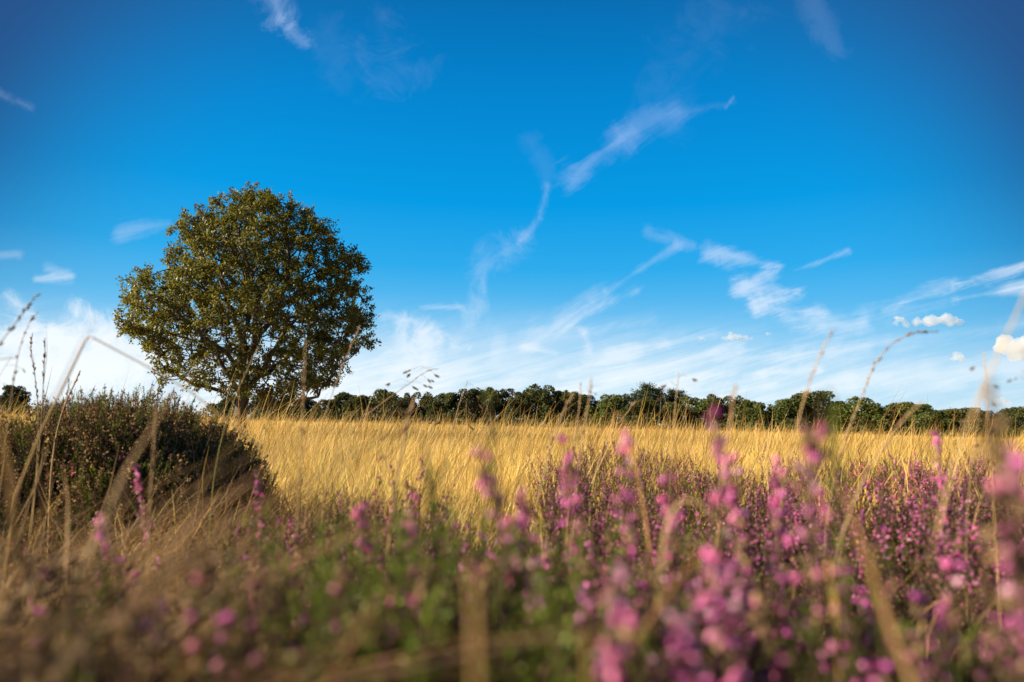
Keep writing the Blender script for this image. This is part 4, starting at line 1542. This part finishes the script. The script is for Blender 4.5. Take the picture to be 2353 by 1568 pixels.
stalk('thick blurred stem slanting up out of the right edge', [(2255, 900), (2300, 800), (2353, 685), (2385, 620)], .5, .0008, .0006, tint=(1.3, 1.25, 1.2))
stalk('fine panicle hanging in from the right edge', [(2375, 930), (2362, 880), (2350, 850)], 1.2, .0008, .0004, panicle=(.2, 9, .03, .008))
stalk('slanting stalk with a drooping panicle right of the lone oak', [(830, 965), (880, 925), (940, 882), (990, 850), (1008, 848)], 2.2, .0016, .0008, panicle=(.82, 7, .07, .016), head=(.25, 10, .01))
stalk('upright stalk with scattered husks right of the drooping panicle', [(1042, 978), (1060, 915), (1075, 875)], 2.6, .0022, .0009, panicle=(.74, 6, .06, .018))
stalk('upright pale stalk with two dark husks before the pines', [(1546, 1010), (1552, 930), (1560, 856)], 1.6, .0017, .0008, panicle=(.9, 4, .03, .012), tint=(1.25, 1.2, 1.1))
stalk('seed stalk slanting in front of the right edge of the lone oak crown', [(738, 985), (765, 900), (805, 800), (828, 748)], 1.9, .0013, .0009, head=(.80, 16, .011))
stalk('greenish stalk with a husk tip crossing the lone oak trunk', [(536, 925), (555, 880), (580, 825), (597, 796)], 2.1, .0015, .0010, head=(.82, 14, .011), tint=(.7, .9, .5))
stalk('blurred upright seed stalk in front of the lone oak crown right of its trunk', [(694, 985), (698, 900), (702, 782)], 1.1, .0011, .0008, head=(.55, 30, .007))
stalk('blurred star shaped tuft of chaff before the tree line', [(930, 1000), (940, 950), (953, 915)], 1.0, .0018, .0012, panicle=(.6, 7, .02, .010), head=(.55, 30, .009))
stalk('blurred pale seed spike before the tree line right of the yellowish shoot', [(1672, 1010), (1682, 945), (1689, 884)], .8, .0014, .0010, head=(.5, 28, .007), tint=(1.3, 1.2, 1.1))
stalk('slanting blurred stalk before the green rounded far oak', [(2060, 985), (2090, 950), (2120, 922)], .8, .0014, .0010, head=(.4, 20, .007))
stalk('blurred seed stalk left one of two tall ones right of the highest far oak', [(1322, 1000), (1332, 930), (1334, 880)], 1.5, .0018, .0009, head=(.55, 22, .009), panicle=(.85, 3, .02, .009))
stalk('blurred seed stalk right one of two tall ones right of the highest far oak', [(1340, 1000), (1352, 930), (1359, 868)], 1.2, .0016, .0009, head=(.4, 26, .008))
stalk('forked blurred stalk before the dark trees right of the highest far oak', [(1282, 980), (1300, 935), (1318, 905)], 1.4, .0018, .0010, head=(.5, 22, .010))
stalk('dry broad blade tip bent left above a blurred shoot near the middle', [(1440, 990), (1432, 962), (1412, 946)], .8, .0018, .0010, tint=(1.2, 1.0, .8))
stalk('slanting stalk with a nodding husk before the layered pine', [(1414, 985), (1440, 950), (1452, 935), (1455, 930)], 2.2, .0018, .0012, head=(.7, 12, .014))
# close, very soft stems in the foreground
stalk('thick brown blurred stem slanting down the lower right corner', [(2110, 1600), (2045, 1440), (2000, 1300), (1960, 1190), (1940, 1130)], [.27, .29, .32, .36, .40], .0024, .0010, tint=(.62, .50, .40))
stalk('wide beige blurred stem upright at the bottom centre', [(1098, 1610), (1096, 1480), (1088, 1310)], .20, .0019, .0015, tint=(.75, .66, .52))
stalk('brown blurred stem slanting right at the bottom left of centre', [(745, 1600), (800, 1490), (865, 1385)], .26, .0014, .0010, tint=(.5, .32, .24))
stalk('reddish brown blurred stem slanting right in the lower right half', [(1490, 1430), (1560, 1330), (1625, 1255)], .36, .0009, .0007, tint=(.6, .34, .25))
stalk('pale straw lying slantwise under the lower right flowers', [(1700, 1270), (1735, 1330), (1765, 1395)], .50, .0014, .0012)
stalk('short tan stem upright in the lower right dark heather', [(1920, 1410), (1915, 1350), (1905, 1290)], .42, .0018, .0014, tint=(1, .8, .6))
stalk('long upright pale stalk through the pink flowers at the lower left', [(340, 1300), (345, 1160), (355, 1000), (358, 930)], .95, .0016, .0010, head=(.75, 24, .008))
stalk('thin straight stalk at the far lower left', [(30, 1300), (60, 1180), (110, 1030)], 1.1, .0014, .0009, head=(.7, 20, .008))
stalk('short blurred beige stem right of the wide beige one at the bottom', [(1352, 1600), (1350, 1530), (1343, 1455)], .27, .0013, .0010, tint=(.75, .65, .45))


# ------------------------------------------------------------------ small fair-weather clouds, far out
def cloud_mat():
    m = bpy.data.materials.new('cloud')
    m.use_nodes = True
    T = NT(m.node_tree)
    T.n.clear()
    out = T.node('ShaderNodeOutputMaterial')
    v = T.node('ShaderNodeVolumePrincipled')
    v.inputs['Color'].default_value = (.99, .99, .99, 1)
    v.inputs['Anisotropy'].default_value = .2
    v.inputs['Density'].default_value = .009
    T.l.new(v.outputs[0], out.inputs['Volume'])
    return m


M_CLOUD = cloud_mat()


def cloud(label, px, py, w, h, humps, seed, dens=1.0):
    """puffs joined into one skin; humps: (offset across -1..1, height, radius) in units of half width"""
    D = 6000.0
    k = D / FPX
    c = at(px, py + h * .5, D)
    mb = bpy.data.metaballs.new('cloud_puffs')
    r = np.random.default_rng(seed)
    W, H = w * k * .5, h * k
    V, F, n0 = [], [], 0
    import bmesh
    bm = bmesh.new()
    for (ox, hz, rd) in humps:
        nsub = 9
        for q in range(nsub):
            d = unit(r.normal(size=3)) * np.array([1, .8, .7])
            rr = rd * W * r.uniform(.40, .78)
            p = np.array([ox * W, 0, hz * H]) + d * rd * W * .62
            p[2] = max(p[2], rr * .35)
            mat = Matrix.Translation(Vector(p)) @ Matrix.Diagonal((rr, rr, rr * .9, 1))
            bmesh.ops.create_icosphere(bm, subdivisions=3, radius=1.0, matrix=mat)
    me = bpy.data.meshes.new('cloud')
    bm.to_mesh(me)
    bm.free()
    me.materials.append(M_CLOUD)
    o = link('cumulus_cloud', me, None, c)
    tag(o, label, 'cloud', 'small fair weather clouds')
    rm = o.modifiers.new('join', 'REMESH')
    rm.mode = 'VOXEL'
    rm.voxel_size = W * .035
    tx = bpy.data.textures.new('cloud_billow', 'CLOUDS')
    tx.noise_scale = W * .30
    tx.noise_depth = 4
    dm = o.modifiers.new('billow', 'DISPLACE')
    dm.texture = tx
    dm.texture_coords = 'GLOBAL'
    dm.strength = W * .30
    dm.mid_level = .55
    return o


cloud('largest white cumulus cloud cut by the right edge of the sky', 2330, 795, 92, 58, [(-.45, .5, .52), (.1, .4, .5), (.65, .55, .6), (.2, .15, .45), (.9, .3, .4)], 1)
cloud('long low cumulus cloud with two humps left of the largest cloud', 2131, 735, 160, 30, [(-.82, .45, .17), (-.95, .2, .12), (-.6, .15, .14), (-.3, .35, .17), (-.05, .3, .15), (.2, .5, .19), (.5, .6, .20), (.75, .45, .18), (.93, .4, .12)], 2)
cloud('small round cumulus cloud below and left of the largest cloud', 2203, 817, 46, 28, [(-.1, .45, .5), (.45, .2, .36), (-.5, .2, .25)], 3)
cloud('flat little cumulus cloud above the gap in the tree line', 1692, 772, 86, 22, [(-.6, .2, .18), (-.25, .45, .24), (.1, .4, .24), (.5, .3, .22), (.8, .25, .14)], 4)
cloud('tiny puff of cloud right of the flat little cumulus', 1764, 765, 18, 11, [(0, .4, .6), (.5, .3, .4)], 5)
cloud('tiny faint puff of cloud left of the flat little cumulus', 1612, 776, 26, 11, [(-.2, .4, .4), (.4, .3, .4)], 6)
cloud('low cumulus cloud just above the far trees at the right edge', 2300, 922, 56, 20, [(-.5, .2, .3), (0, .55, .36), (.5, .25, .34)], 7)
